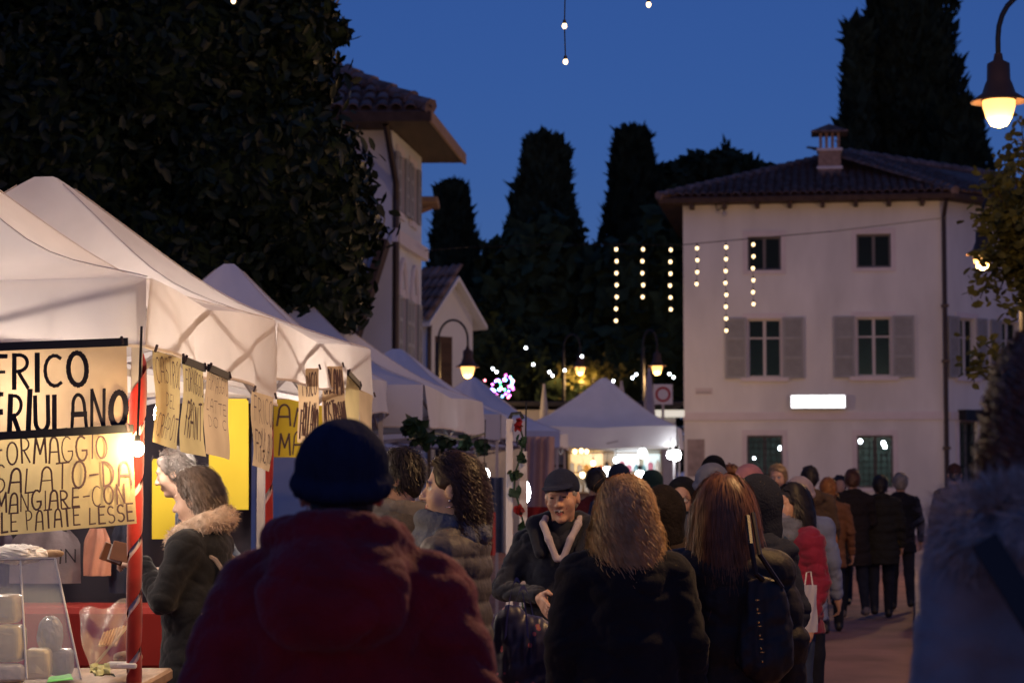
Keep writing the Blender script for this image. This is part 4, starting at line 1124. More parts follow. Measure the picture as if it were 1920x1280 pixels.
m = MB(); m.bbox(at(230, 1246, 8.05), (.12, .1, .02), .006); tr = m.build('foam_tray', M_paper); tag(tr, 'white foam tray at counter corner beside the ribboned post', 'tray')
m = MB(); m.add([at(92, 1268, 7.8), at(132, 1262, 7.8), at(137, 1272, 7.7), at(88, 1278, 7.7)], [(0, 1, 2, 3)]); m.add([p + Vector((0, 0, -.003)) for p in (at(92, 1268, 7.8), at(132, 1262, 7.8), at(137, 1272, 7.7), at(88, 1278, 7.7))], [(3, 2, 1, 0)])
gt = m.build('price_tag', mat('neon green card', (.12, .65, .10), .6)); tag(gt, 'neon green price tag at front of acrylic case', 'price tag')
def crumple(name, label, pts, material, cat):
    m = MB(); c = sum(pts, Vector()) / len(pts); n = 8
    def g(u, v): return pts[0].lerp(pts[1], u).lerp(pts[3].lerp(pts[2], u), v) + Vector((.006 * math.sin(u * 19 + v * 7), -.015 * math.sin(u * 7) * math.sin(v * 9), .008 * math.sin(v * 17 + u * 5)))
    m.grid(g, 10, 10); o = m.build(name, material, smooth=True); tag(o, label, cat)
crumple('paper_wrap', 'crumpled pale green wrapping leaf at the counter edge', [at(165, 1250, 7.75), at(200, 1240, 7.8), at(215, 1268, 7.74), at(175, 1262, 7.7)], mat('pale green wrap', (.45, .47, .25), .7), 'wrapping')
crumple('plastic_bag', 'twisted white plastic bag tied behind the ribboned post', [at(236, 1090, 8.5), at(266, 1085, 8.5), at(264, 1150, 8.5), at(246, 1140, 8.5)], M_film, 'plastic bag')
# back of the stall: dark backdrop, clothes on a rail, red table
bk = thing('clothes_rail', 'dark clothes rail behind the cheese counter hung with garments', 'clothes rail', at(100, 1280, 11.4))
m = MB(); m.tube([at(-150, 985, 11.4), at(262, 985, 11.4)], .015, 6); m.build('rail', M_iron, bk, world=True)
for x in (-140, 255):
    m = MB(); a = at(x, 985, 11.42); m.tube([a, Vector((a.x, a.y, 0))], .015, 6); m.build('upright', M_iron, bk, world=True)
def garment(px0, px1, y0, y1, d, col, label, rough=.9, text=None, seed=0):
    c = at((px0 + px1) / 2, y0, d); w_ = (px1 - px0) * m_px(d); h_ = (y1 - y0) * m_px(d)
    t = thing('garment', label, 'garment', c, group='garments hung behind the counter')
    m = MB(); mm = mat('cloth ' + label[:18], col, rough, .2, var=.15, vscale=9, bump=.4, bscale=30)
    for s in (-1, 1):
        def g(u, v, s=s):
            ww = w_ * (.62 + .38 * min(1, v * 4)); y = s * .035 * math.sin(math.pi * u) + .015 * math.sin(u * 15 + v * 4 + seed); return Vector(((u - .5) * ww * (1 if s < 0 else 1), y, -h_ * v))
        m.grid(g, 12, 10)
    m.build('cloth', mm, t, smooth=True)
    m = MB(); m.tube([(0, 0, .03), (0, 0, 0), (-w_ * .3, 0, -.02)], .005, 5); m.tube([(0, 0, 0), (w_ * .3, 0, -.02)], .005, 5); m.build('hanger', M_iron, t)
    if text: lettering(t, lambda u, v: c + Vector(((u - .5) * w_, -.062, -h_ * v)), text, M_ink, seed=seed)
    return t
garment(20, 152, 988, 1092, 11.3, (.20, .17, .18), 'grey sweater lettered IN hanging behind the counter', text=[('IN', .72, .98, .40, .62, .15)], seed=1)
garment(158, 208, 990, 1078, 11.25, (.52, .26, .18), 'salmon pink garment hanging behind the counter', seed=2)
garment(205, 262, 985, 1110, 11.35, (.03, .035, .06), 'dark navy garment next to the salmon one', seed=3)
garment(-40, 25, 985, 1100, 11.35, (.05, .04, .06), 'dark purple garment at rail end behind the cheese sign', seed=4)
garment(238, 262, 748, 830, 11.6, (.70, .16, .03), 'bright orange vest hung behind the corner post', seed=5)
garment(254, 272, 745, 822, 11.5, (.62, .20, .06), 'second orange vest hung behind the corner post', seed=6)
m = MB(); m.bbox(at(80, 1160, 11.0) + Vector((0, .2, -.10)), (1.9, .5, .32), .03); tb = m.build('covered_table', M_redc); tag(tb, 'table under a red cover behind the counter', 'table')
m = MB()
bx0, bx1 = at(-300, 895, 12.9), at(470, 895, 12.9)
def bd(u, v): p = bx0.lerp(bx1, u); return Vector((p.x, p.y + .05 * math.sin(u * 40), 2.1 * (1 - v)))
m.grid(bd, 60, 4); bdo = m.build('backdrop_curtain', mat('dark backdrop', (.035, .03, .04), .9, .1), smooth=True); tag(bdo, 'dark curtain closing the back of the cream cheese tents', 'curtain')

# ------------------------------------------------------------------ garland post, evergreen trim
M_ever = mat('artificial evergreen', (.012, .035, .016), .6, .3, var=.4, vscale=20)
M_poin = mat('poinsettia red', (.22, .010, .012), .7, .3, var=.25, vscale=20)
gp = at(966, 895, 13.2); gp.z = 0
post = thing('garland_post', 'white post wound with dark leaves and red poinsettia bows', 'post', gp)
ztop = at(966, 785, 13.2).z
m = MB(); m.bbox((-.035, 0, ztop / 2), (.045, .045, ztop), .004); m.bbox((.05, .03, ztop / 2 - .1), (.05, .04, ztop - .2), .004); m.build('upright', mat('white post paint', (.55, .53, .56), .6), post)
m = MB(); m.tube([(-.035, 0, ztop), (-.02, 0, ztop + .03), (.03, -.01, ztop + .035), (.05, -.01, ztop)], .012, 6); m.build('hook', M_iron, post)
rng = np.random.default_rng(9)
def clump(P, n, size, material, name, parent, el=1.8):
    V, F = leaf_cloud(np.array(P) + rng.normal(0, size * .8, (n, 3)), np.tile([0, -1., .2], (n, 1)), size, el, rng, .9, 'leaf')
    return obj(name, np_mesh(name, V, F, material, smooth=False), parent, kind='stuff')
for i in range(15):
    z = ztop - .04 - i * (ztop - .45) / 15
    red = i in (0, 5, 9, 12)
    clump((.02 + .03 * math.sin(i * 1.3), -.05, z), 18 if red else 16, .016 if red else .015, M_poin if red else M_ever, 'poinsettia_bow' if red else 'leaf_cluster', post)
m = MB(); m.tube([(.02 + .03 * math.sin(i * 1.3), -.045, ztop - .02 - i * (ztop - .45) / 15) for i in range(16)], .006, 5); m.build('garland_stem', M_ever, post)
tr3 = thing('evergreen_garland', 'dark evergreen garland with bows under the pale tent side cloth', 'garland', at(790, 830, 17.0))
for px, py, n in ((770, 800, 30), (785, 815, 30), (800, 828, 14), (838, 828, 10), (872, 828, 10), (905, 842, 14)):
    p = at(px, py, 17.2 + (px - 790) * .03) - tr3.location; clump(p, n, .035, M_ever, 'leaf_cluster', tr3)
m = MB(); m.tube([at(px, 818 + 6 * math.sin(px * .06), 17.2 + (px - 790) * .03) for px in range(765, 912, 12)], .01, 5); m.build('stem', M_ever, tr3, world=True)
m = MB(); m.bbox(at(905, 838, 21.3), (.11, .1, .17), .01); sp = m.build('speaker_box', M_black); tag(sp, 'small black box clamped to far corner post of pale tent', 'box')
# stall things seen between the tents: striped cloths and blue panels
for px, py, hw, hh, d, col, lab in ((930, 965, 14, 70, 22.5, (.10, .13, .22), 'blue-grey cloth panel hanging beside the garland post'), (895, 940, 22, 60, 23.5, (.09, .12, .24), 'dark blue cloth hanging under the pale tent'),
                                     (920, 1000, 9, 40, 21.5, (.5, .08, .07), 'red striped cloth hanging low behind the curly haired woman'), (1005, 1010, 26, 60, 20.5, (.16, .012, .014), 'red cloth draped at stall beside the capped man')):
    m = MB(); c = at(px, py, d); s = m_px(d)
    def g(u, v): return c + Vector(((u - .5) * 2 * hw * s, .04 * math.sin(u * 12 + px), (.5 - v) * 2 * hh * s))
    m.grid(g, 10, 6); o = m.build('hanging_cloth', mat('cloth ' + lab[:16], col, .85, .2, var=.2), smooth=True); tag(o, lab, 'cloth')
# white panelled door behind the capped man
pn = thing('panelled_door', 'pale blue door with dark rails behind the capped man', 'door', at(1031, 1000, 44))
m = MB(); c = at(1031, 940, 44); m.box((c.x, c.y, 1.3), (.55, .06, 2.6)); m.build('leaf', mat('pale blue door', (.33, .38, .46), .6), pn, world=True)
for py in (873, 905, 950):
    m = MB(); p = at(1031, py, 43.95); m.box(p, (.55, .03, .05)); m.build('rail', M_black, pn, world=True)
m = MB(); p = at(1062, 940, 43.9); m.box((p.x, p.y, 1.3), (.12, .1, 2.6)); m.build('frame', M_black, pn, world=True)

# ------------------------------------------------------------------ gift stall under the blue-white tent
gs = thing('gift_stall', 'brightly lit gift stall with warm and white shelves behind the crowd', 'stall', at(1155, 1000, 43))
sx0, sx1 = at(1066, 895, 43.0).x, at(1242, 895, 43.0).x
m = MB(); m.box(((sx0 + sx1) / 2, 43.4, 1.4), (sx1 - sx0, .06, 2.8)); m.build('back_wall', mat('stall back wall', (.6, .52, .40), .7, var=.2, vscale=3), gs, world=True)
for z in (1.35, 1.75, 2.15):
    m = MB(); m.bbox(((sx0 + sx1) / 2, 43.2, z), (sx1 - sx0, .3, .03), .005); m.build('shelf', M_wdt, gs, world=True)
m = MB(); m.bbox(((sx0 + sx1) / 2, 42.4, .95), (sx1 - sx0, .7, .06), .01); m.build('table_top', M_redc, gs, world=True)
m = MB(); m.box(((sx0 + sx1) / 2, 42.12, .46), (sx1 - sx0, .04, .92)); m.build('table_cloth', M_redc, gs, world=True)
rg_ = random.Random(4)
cnm = ['orange', 'golden', 'red', 'cream', 'teal', 'pink', 'white']
cols = [(.75, .35, .06), (.8, .6, .2), (.7, .12, .06), (.75, .72, .65), (.2, .45, .5), (.65, .2, .3), (.82, .8, .75)]
for i in range(26):
    x = sx0 + .08 + (sx1 - sx0 - .16) * (i % 13) / 12; z = (1.365, 1.765)[i // 13]
    right = (i % 13) > 6; c = rg_.choice(cols[:4] if not right else cols[3:])
    h = rg_.uniform(.12, .26); m = MB()
    if rg_.random() < .5: m.bbox((0, 0, h / 2), (.10, .1, h), .01); m.tube([(0, 0, h), (0, 0, h + .03)], .012, 6); kind = 'gift_box'
    else: m.lathe([(.01, 0), (.05, .01), (.055, h * .5), (.03, h * .8), (.015, h)], n=10); kind = 'ornament_jar'
    o = m.build(kind, mat('gift %d' % cols.index(c), c, .35, .5), loc=(x, 43.2, z + .0))
    tag(o, 'small %s %s standing on the %s shelf of the lit gift stall' % (cnm[cols.index(c)], 'boxed gift with knob' if kind == 'gift_box' else 'rounded ornament jar', ('lower', 'upper')[i // 13]), 'gift' if kind == 'gift_box' else 'ornament', '%s gifts on the %s shelf %s' % (cnm[cols.index(c)], ('lower', 'upper')[i // 13], kind.replace('_', ' ')))
for i, (px, py, r, col, st) in enumerate(((1205, 849, .085, WHITE, 14), (1138, 884, .09, WHITE, 14), (1200, 892, .10, WHITE, 14), (1155, 862, .05, WHITE, 14), (1090, 845, .04, (1, .6, .2), 12), (1078, 846, .04, (1, .55, .18), 12), (1100, 846, .035, (1, .6, .25), 12), (1112, 868, .05, (1, .62, .22), 12), (1092, 890, .05, (1, .66, .3), 12))):
    p = at(px, py, 42.6); bulb('light_bulb', ('round white' if col == WHITE else 'amber') + ' glowing bulb hung in the gift stall', p, r, col, st, group=('white' if col == WHITE else 'amber') + ' bulbs of the gift stall', cord=.2)
for px, py, w_, h_, col, st, lab in ((1175, 862, 46, 40, (.85, .95, 1), 1.0, 'white glowing light panel at back of the gift stall'), (1100, 868, 60, 46, (1, .62, .22), .9, 'amber glowing backlit panel at left of the gift stall'), (1222, 868, 30, 44, (.7, .95, .95), .7, 'pale turquoise lit panel at right of the gift stall')):
    s = m_px(43.3); m = MB(); m.bbox(at(px, py, 43.33), (w_ * s, .02, h_ * s), .004); o = m.build('light_panel', mat('panel ' + lab[:12], (.8, .8, .8), .5, emit=col, estr=st), gs, world=True); o['label'] = lab

# ------------------------------------------------------------------ low kiosk, sign, folded parasols behind the stalls
ki = thing('kiosk', 'low white kiosk with black flat roof edge behind the tents', 'kiosk', at(1080, 895, 47))
a, b = at(880, 757, 47), at(1281, 757, 47)
m = MB(); m.bbox(((a.x + b.x) / 2, 48.2, a.z), (b.x - a.x, 2.6, .12), .02); m.build('roof_edge', M_black, ki, world=True)
m = MB(); m.box(((a.x + b.x) / 2, 48.3, a.z / 2 - .06), (b.x - a.x - .3, 2.2, a.z - .12)); m.build('wall', mat('kiosk wall', (.45, .45, .46), .8, var=.1), ki, world=True)
m = MB(); p = at(1245, 775, 47.1); m.bbox(p, (.9, .1, .16), .02); m.build('lit_fascia', mat('kiosk lit strip', (.8, .8, .7), .5, emit=(1, .95, .8), estr=.6), ki, world=True)
rs = thing('road_sign', 'white square road sign with red ring beside the pale house', 'road sign', at(1243, 1000, 45.5))
c = at(1243, 739, 45.5); s = m_px(45.5)
m = MB(); m.bbox(c, (36 * s, .02, 38 * s), .006); m.build('plate', mat('sign white', (.7, .68, .68), .5), rs, world=True)
m = MB(); n = 28
for i in range(n):
    a0, a1 = 2 * math.pi * i / n, 2 * math.pi * (i + 1) / n
    for_ = lambda aa, rr: (c.x + rr * s * math.cos(aa), c.y - .014, c.z + rr * s * math.sin(aa))
    m.add([for_(a0, 10), for_(a1, 10), for_(a1, 14.5), for_(a0, 14.5)], [(0, 1, 2, 3)])
m.build('red_ring', mat('sign red', (.42, .04, .05), .5), rs, world=True)
m = MB(); m.tube([(c.x, c.y + .03, 0), (c.x, c.y + .03, c.z + .2)], .03, 8); m.build('post', M_alu, rs, world=True)
def parasol(px, ytop, ybot, w_, d, col, lab):
    t = at(px, ytop, d); bt = at(px, ybot, d); o = thing('folded_parasol', lab, 'parasol', (t.x, d, 0)); s = m_px(d) * w_ / 2; H = t.z - bt.z
    m = MB(); m.lathe([(.02, H), (s * .35, H * .9), (s * .75, H * .5), (s, H * .12), (s * .85, 0)], n=14)
    V = [(x * (1 + .12 * math.sin(5 * math.atan2(y, x))), y * (1 + .12 * math.sin(5 * math.atan2(y, x))), z + bt.z) for x, y, z in m.v]; m.v = V
    m.build('canopy', mat('parasol ' + lab[:9], col, .85, .15, var=.12), o, smooth=True)
    m = MB(); m.tube([(0, 0, 0), (0, 0, t.z + .05)], .025, 8); m.build('pole', M_alu, o); m = MB(); m.bbox((0, 0, .04), (.5, .5, .08), .02); m.build('base', M_black, o)
parasol(1165, 718, 800, 24, 44.5, (.5, .47, .46), 'white folded parasol right of the blue-white tent peak')
parasol(1020, 724, 800, 18, 45.5, (.42, .42, .42), 'dim white folded parasol left of the blue-white tent peak')
parasol(1217, 695, 810, 26, 44.0, (.26, .25, .32), 'grey folded parasol next to the red-ring road sign')

# ------------------------------------------------------------------ strings of festoon bulbs
M_bulb = mat('festoon bulb glass', (.9, .8, .6), .4, emit=(1, .70, .36), estr=3.6)
M_wire = mat('black wire', (.01, .01, .012), .7, .2)
def festoon(label, wire_pts, drops, d, sp, rad, group=None):
    """wire_pts: px list; drops: (px, ytop, [bulb y...])"""
    t = thing('festoon_lights', label, 'string lights', at(wire_pts[0][0], wire_pts[0][1], wire_pts[0][2] if len(wire_pts[0]) > 2 else d))
    m = MB(); m.tube([at(p[0], p[1], p[2] if len(p) > 2 else d) for p in wire_pts], .008 if d > 20 else .005, 5); m.build('wire', M_wire, t, world=True)
    rr = random.Random(3)
    for px, y0, ys in drops:
        pts = [at(px, y0, d)] + [at(px + rr.uniform(-2, 2) * (8 / d * 2.5), y, d) for y in ys]
        m = MB(); m.tube(pts, .004, 5); st = m.build('strand', M_wire, t, world=True)
        for p in pts[1:]:
            m = MB(); m.sphere((0, 0, 0), (rad, rad, rad * 1.25), 10, 7); b = m.build('bulb', M_bulb, st, smooth=True); b.matrix_parent_inverse = wmat(st).inverted(); b.location = p + Vector((0, 0, -rad * .4))
            m = MB(); m.tube([(0, 0, rad * .9), (0, 0, rad * 2.3)], [rad * .75, rad * .6], 8); k2 = m.build('socket', M_black, st); k2.matrix_parent_inverse = wmat(st).inverted(); k2.location = b.location
FD = 39.0
dr = []
for px, y0, n in ((1156, 466, 7), (1205, 466, 5), (1257, 467, 6), (1307, 464, 4), (1361, 462, 8), (1412, 457, 6)):
    dr.append((px, y0 - 10, [y0 + 22.3 * i for i in range(n)]))
festoon('row of six hanging warm bulb strands in front of the pale house', [(792, 470, 41.2), (880, 463), (1000, 460), (1156, 458), (1280, 459), (1412, 447), (1560, 434), (1775, 408, 44)], dr, FD, .22, .030)
festoon('nearby festoon strands with warm bulbs hanging above the street', [(-420, -120, 17), (100, -62, 13.4), (437, -42, 13), (740, -32, 13), (1062, -36, 13), (1217, -42, 13), (1600, -70, 13.3), (2500, -190, 15)], [(1060, -36, [47, 114]), (1217, -42, [7]), (437, -42, [0])], 13.0, .22, .016)
# white LED garland low behind the tents
lg = thing('led_garland', 'string of tiny white lights slung in front of the dark trees', 'string lights', at(920, 690, 55))
pw = [(924, 691), (931, 697), (986, 652), (1000, 683), (1030, 697), (1036, 704), (1059, 694), (1091, 668), (1150, 714), (1186, 708), (1193, 702), (1255, 701), (1263, 707)]
m = MB(); m.tube([at(x, y, 55) for x, y in pw], .006, 4); m.build('wire', M_wire, lg, world=True)
for x, y in pw:
    m = MB(); m.sphere(at(x, y, 55), .03, 8, 6); m.build('led', mat('white led', (.9, .9, .9), .4, emit=(.85, .92, 1), estr=18 if (x, y) != (1091, 668) else 18), lg, smooth=True, world=True)
# multicoloured lights on a shrub
cl = thing('coloured_lights', 'cluster of tiny multicoloured lights on a dark shrub', 'string lights', at(940, 895, 57))
rc = random.Random(12); lc = [(.25, .3, 1), (.6, .15, 1), (1, .15, .7), (.1, .9, .3), (.2, .6, 1), (1, .2, .25)]
pts = []
for i in range(46):
    x = rc.choice([rc.gauss(924, 8), rc.gauss(956, 7), rc.uniform(914, 964)]); y = rc.uniform(702, 748) if x > 940 else rc.uniform(712, 750); pts.append((x, y))
    m = MB(); m.sphere(at(x, y, 57 + rc.uniform(-.3, .3)), .026, 7, 5); c = rc.choice(lc); m.build('led', mat('led %.1f %.1f %.1f' % c, (.5, .5, .5), .4, emit=c, estr=14), cl, world=True)
m = MB(); pts.sort(); m.tube([at(x, y, 57.3) for x, y in pts[::2]], .004, 4); m.build('wire', M_wire, cl, world=True)

# ------------------------------------------------------------------ street lamps
SOD = (1.0, .57, .23)
def lamp(label, P, side, scale=1.0, strength=900, reach=.62, seed=0, rglob=.145):
    """P: centre of the globe; the post stands `reach` metres to the given side (unit vector)"""
    t = thing('street_lamp', label, 'street lamp', (P.x + side.x * reach, P.y + side.y * reach, 0), group='arched street lamps')
    q = Vector((P.x + side.x * reach, P.y + side.y * reach, 0)); H = P.z + 1.05 * scale
    m = MB(); m.lathe([(.14, 0), (.14, .5), (.09, .56), (.075, 1.2), (.06, 2.4), (.05, H - .5)], (q.x, q.y, 0), 12); m.build('post', M_iron, t, world=True, smooth=True)
    pts = [Vector((q.x, q.y, H - .55))]
    for i in range(13):
        a = math.pi * i / 12; pts.append(Vector((P.x + side.x * reach * (.5 + .5 * math.cos(a)), P.y + side.y * reach * (.5 + .5 * math.cos(a)), H - .45 + .42 * math.sin(a) * scale)))
    pts.append(Vector((P.x, P.y, P.z + .40 * scale)))
    m = MB(); m.tube(pts, .024, 8); m.build('arm', M_iron, t, world=True, smooth=True)
    r = scale
    m = MB(); m.lathe([(.035 * r, .46 * r), (.045 * r, .40 * r), (.10 * r, .37 * r), (.105 * r, .22 * r), (.12 * r, .19 * r), (.15 * r, .10 * r), (.25 * r, .035 * r), (.255 * r, .02 * r), (.15 * r, .05 * r)], P, 24); m.build('shade', mat('lamp shade metal', (.10, .055, .035), .5, .4, metal=.4), t, world=True, smooth=True)
    m = MB(); m.lathe([(.01, -.21 * r), (.07 * r, -.19 * r), (.115 * r, -.12 * r), (rglob * r, -.02 * r), (rglob * r, .035 * r), (.05, .05 * r)], P, 20); m.build('globe', mat('sodium globe', (.9, .7, .4), .4, emit=(1, .52, .15), estr=2.4), t, world=True, smooth=True)
    point_light('lamp_light', P + Vector((0, 0, -.36)), SOD, strength * .55, .12, t)
    return t
RX = Vector((1, .1, 0)); LX = Vector((-1, 0, 0))
lamp('large arched street lamp glowing orange above the autumn tree', at(1873, 196, 19.0), RX, 1.0, 420)
lamp('second street lamp glowing orange through the autumn leaves', at(1842, 480, 32.7), RX, 1.0, 900)
lamp('street lamp over the white tents in front of the outbuilding', at(877, 690, 45), LX, 1.0, 200)
lamp('street lamp at left corner of the pale house beside road sign', at(1232, 688, 58), Vector((-.6, .2, 0)), 1.0, 320)
lamp('small far street lamp above the blue-white tent amid lit leaves', at(1088, 690, 64), Vector((-.8, .1, 0)), 1.0, 300)
lamp('unseen added street lamp further along the kerb beside the pale house', Vector((13.2, 47, 5.2)), RX, 1.0, 1500)  # out of view, added to give the warm light on the house wall
lamp('unseen added street lamp by the kerb nearest the market entrance', Vector((2.2, 8.4, 4.9)), RX, 1.0, 1000)  # out of view, added to give the orange light on near shoulders
# lit leaves round the far lamp
rng = np.random.default_rng(3)
bp = at(1110, 705, 64.3); P = np.array(bp) + rng.normal(0, 1, (260, 3)) * np.array([.55, .3, .22])
V, F = leaf_cloud(P, np.tile([0, -1., .2], (260, 1)), .06, 1.6, rng, .9, 'leaf')
lb = thing('leafy_branch', 'small yellow-lit leafy branch beside the far street lamp', 'branch', bp)
obj('leaves', np_mesh('leaves', V - np.array(bp), F, M_autl, smooth=False), lb, kind='stuff')
m = MB(); m.tube([(0, .1, -2.5), (.1, .05, -.5), (.5, 0, .1)], [.06, .04, .01], 6); m.build('stem', M_bark, lb)
# ------------------------------------------------------------------ people
SKIN = mat('skin', (.52, .30, .20), .55, .35, var=.10, vscale=25)
SKIN2 = mat('pale skin', (.60, .40, .30), .5, .35, var=.08, vscale=25)
EYEW = mat('eye white', (.6, .56, .52), .25, .5)
LIP = mat('lips', (.36, .11, .09), .45, .4)
DARK = mat('iris and brow', (.025, .018, .014), .5, .4)
TEETH = mat('teeth', (.62, .56, .46), .35, .5)
DENIM = mat('dark trousers', (.018, .02, .03), .9, .2, var=.25, vscale=12, bump=.3, bscale=60)
JEANS = mat('blue jeans', (.035, .05, .09), .9, .2, var=.25, vscale=12, bump=.3, bscale=60)
SHOE = mat('dark shoes', (.02, .017, .015), .5, .4)
SHOEL = mat('pale-soled shoes', (.16, .13, .12), .6, .3)
SHIRT = mat('dark jumper', (.02, .022, .03), .95, .1)
def coatm(name, col, var=.18, rough=.9, sheen=0.0, bump=.35, bscale=45): return mat('coat ' + name, col, rough, .2, var=var, vscale=7, bump=bump, bscale=bscale, sheen=sheen)
def hairm(name, col): return mat('hair ' + name, col, .45, .35, var=.35, vscale=22)

def rot_about(M3, pivot):
    return Matrix.Translation(pivot) @ M3.to_4x4() @ Matrix.Translation(-Vector(pivot))
def face_sdf(hz, detail, smile=False, mask=False, mats=None):
    s = SDF(.014); Z = lambda x, y, z: (x, y, hz + z)
    s.ell(Z(0, -.012, .03), (.076, .097, .092), 0, k=.01)
    s.ell(Z(0, .022, -.04), (.059, .072, .077), 0, k=.03)
    s.ell(Z(0, .070, -.1), (.025, .022, .018), 0, k=.02)
    for q in (-1, 1): s.ell(Z(q * .036, .058, -.03), (.026, .026, .03), 0, k=.02)
    for q in (-1, 1): s.ell(Z(q * .077, -.008, -.005), (.010, .024, .033), 0, k=.008)
    if detail:
        s.ell(Z(0, .082, .028), (.050, .013, .011), 0, k=.014)
        for q in (-1, 1): s.ell(Z(q * .032, .102, .006), (.019, .017, .012), 0, k=.010, op='-')
        s.cone(Z(0, .086, .016), .008, Z(0, .113, -.026), .0125, 0, k=.010)
        for q in (-1, 1): s.ell(Z(q * .012, .098, -.031), (.0095, .012, .008), 0, k=.006)
        for q in (-1, 1):
            if smile:
                s.ell(Z(q * .031, .0745, .005), (.0125, .0125, .0095), 6, k=.001)  # whole eyeball coloured dark in place of the shadow over the eyes
                s.ell(Z(q * .031, .082, .0135), (.018, .009, .006), 0, k=.004); s.ell(Z(q * .033, .079, -.0035), (.018, .010, .0055), 0, k=.005)
                s.cone(Z(q * .016, .090, .030), .0035, Z(q * .046, .078, .029), .0032, 6, k=.002)
            else:
                s.ell(Z(q * .031, .0735, .006), (.0125, .0125, .0105), 4, k=.002)
                s.ell(Z(q * .031, .0825, .006), (.0068, .0068, .0072), 6, k=.001)
                s.ell(Z(q * .033, .086, .031), (.022, .009, .0045), 6, k=.002)
                s.ell(Z(q * .031, .0835, .0155), (.016, .007, .0035), 0, k=.003)
        if mask: s.ell(Z(0, .055, -.065), (.062, .058, .05), 8, k=.004)
        elif smile:
            s.ell(Z(0, .099, -.063), (.030, .014, .013), 0, k=.006, op='-')
            s.ell(Z(0, .079, -.065), (.027, .012, .011), 6, k=.001)
            s.cone(Z(-.017, .0835, -.0565), .0058, Z(0, .090, -.0590), .0062, 7, k=.002); s.cone(Z(.019, .0835, -.0565), .0058, Z(0, .090, -.0590), .0062, 7, k=.002)
            for q in (-1, 1):
                s.cone(Z(q * .032, .077, -.050), .0042, Z(0, .092, -.054), .0048, 5, k=.003)
                s.cone(Z(q * .031, .077, -.053), .0042, Z(0, .088, -.077), .0060, 5, k=.003)
            for q in (-1, 1): s.ell(Z(q * .042, .066, -.022), (.02, .022, .018), 0, k=.012)
        else:
            s.ell(Z(0, .0925, -.0585), (.021, .010, .0055), 5, k=.003); s.ell(Z(0, .0905, -.069), (.018, .010, .0065), 5, k=.003)
    return s
def hand_sdf(s, w, fwd, nrm, side, curl=.5, m=0):
    """palm and five separate fingers; w wrist, fwd pointing direction, nrm back of the hand, side +1/-1 thumb side"""
    w = Vector(w); f = Vector(fwd).normalized(); n = Vector(nrm); n = (n - f * n.dot(f)).normalized(); x = f.cross(n).normalized() * side
    s.cone(w, .028, w + f * .03, .030, m, k=.01)
    for i in range(4): s.cone(w + f * .03 + x * (.027 - .018 * i) * .6, .017, w + f * .088 + x * (.027 - .018 * i), .0125, m, k=.01)
    for i, (L, o) in enumerate(((.070, .027), (.080, .009), (.074, -.009), (.056, -.027))):
        p = w + f * .088 + x * o; c = curl * (1 + .1 * i)
        for sgm in range(3):
            a = c * (.35 + sgm * .75); dv = f * math.cos(a) - n * math.sin(a) + x * (.10 - .07 * i); q = p + dv.normalized() * L * (.42, .33, .25)[sgm]
            s.cone(p, .0100 - .001 * sgm, q, .0092 - .001 * sgm, m, k=.004); p = q
    p = w + f * .028 + x * .026; q = p + (f * .55 + x * .75 - n * .25).normalized() * .042; r = q + (f * .9 + x * .2 - n * .45 * (curl + .3)).normalized() * .034
    s.cone(p, .0145, q, .0115, m, k=.008); s.cone(q, .0115, r, .009, m, k=.004)
ARMS = {'down': ((.245, -.04, 1.13), (.255, .045, .90)), 'pocket': ((.275, -.07, 1.14), (.205, .11, .99)), 'front': ((.26, .0, 1.13), (.10, .21, 1.10)), 'hold': ((.235, .06, 1.14), (.11, .30, 1.19)),
        'swing': ((.25, -.11, 1.14), (.25, -.07, .90)), 'fore': ((.245, .05, 1.13), (.235, .19, .95))}
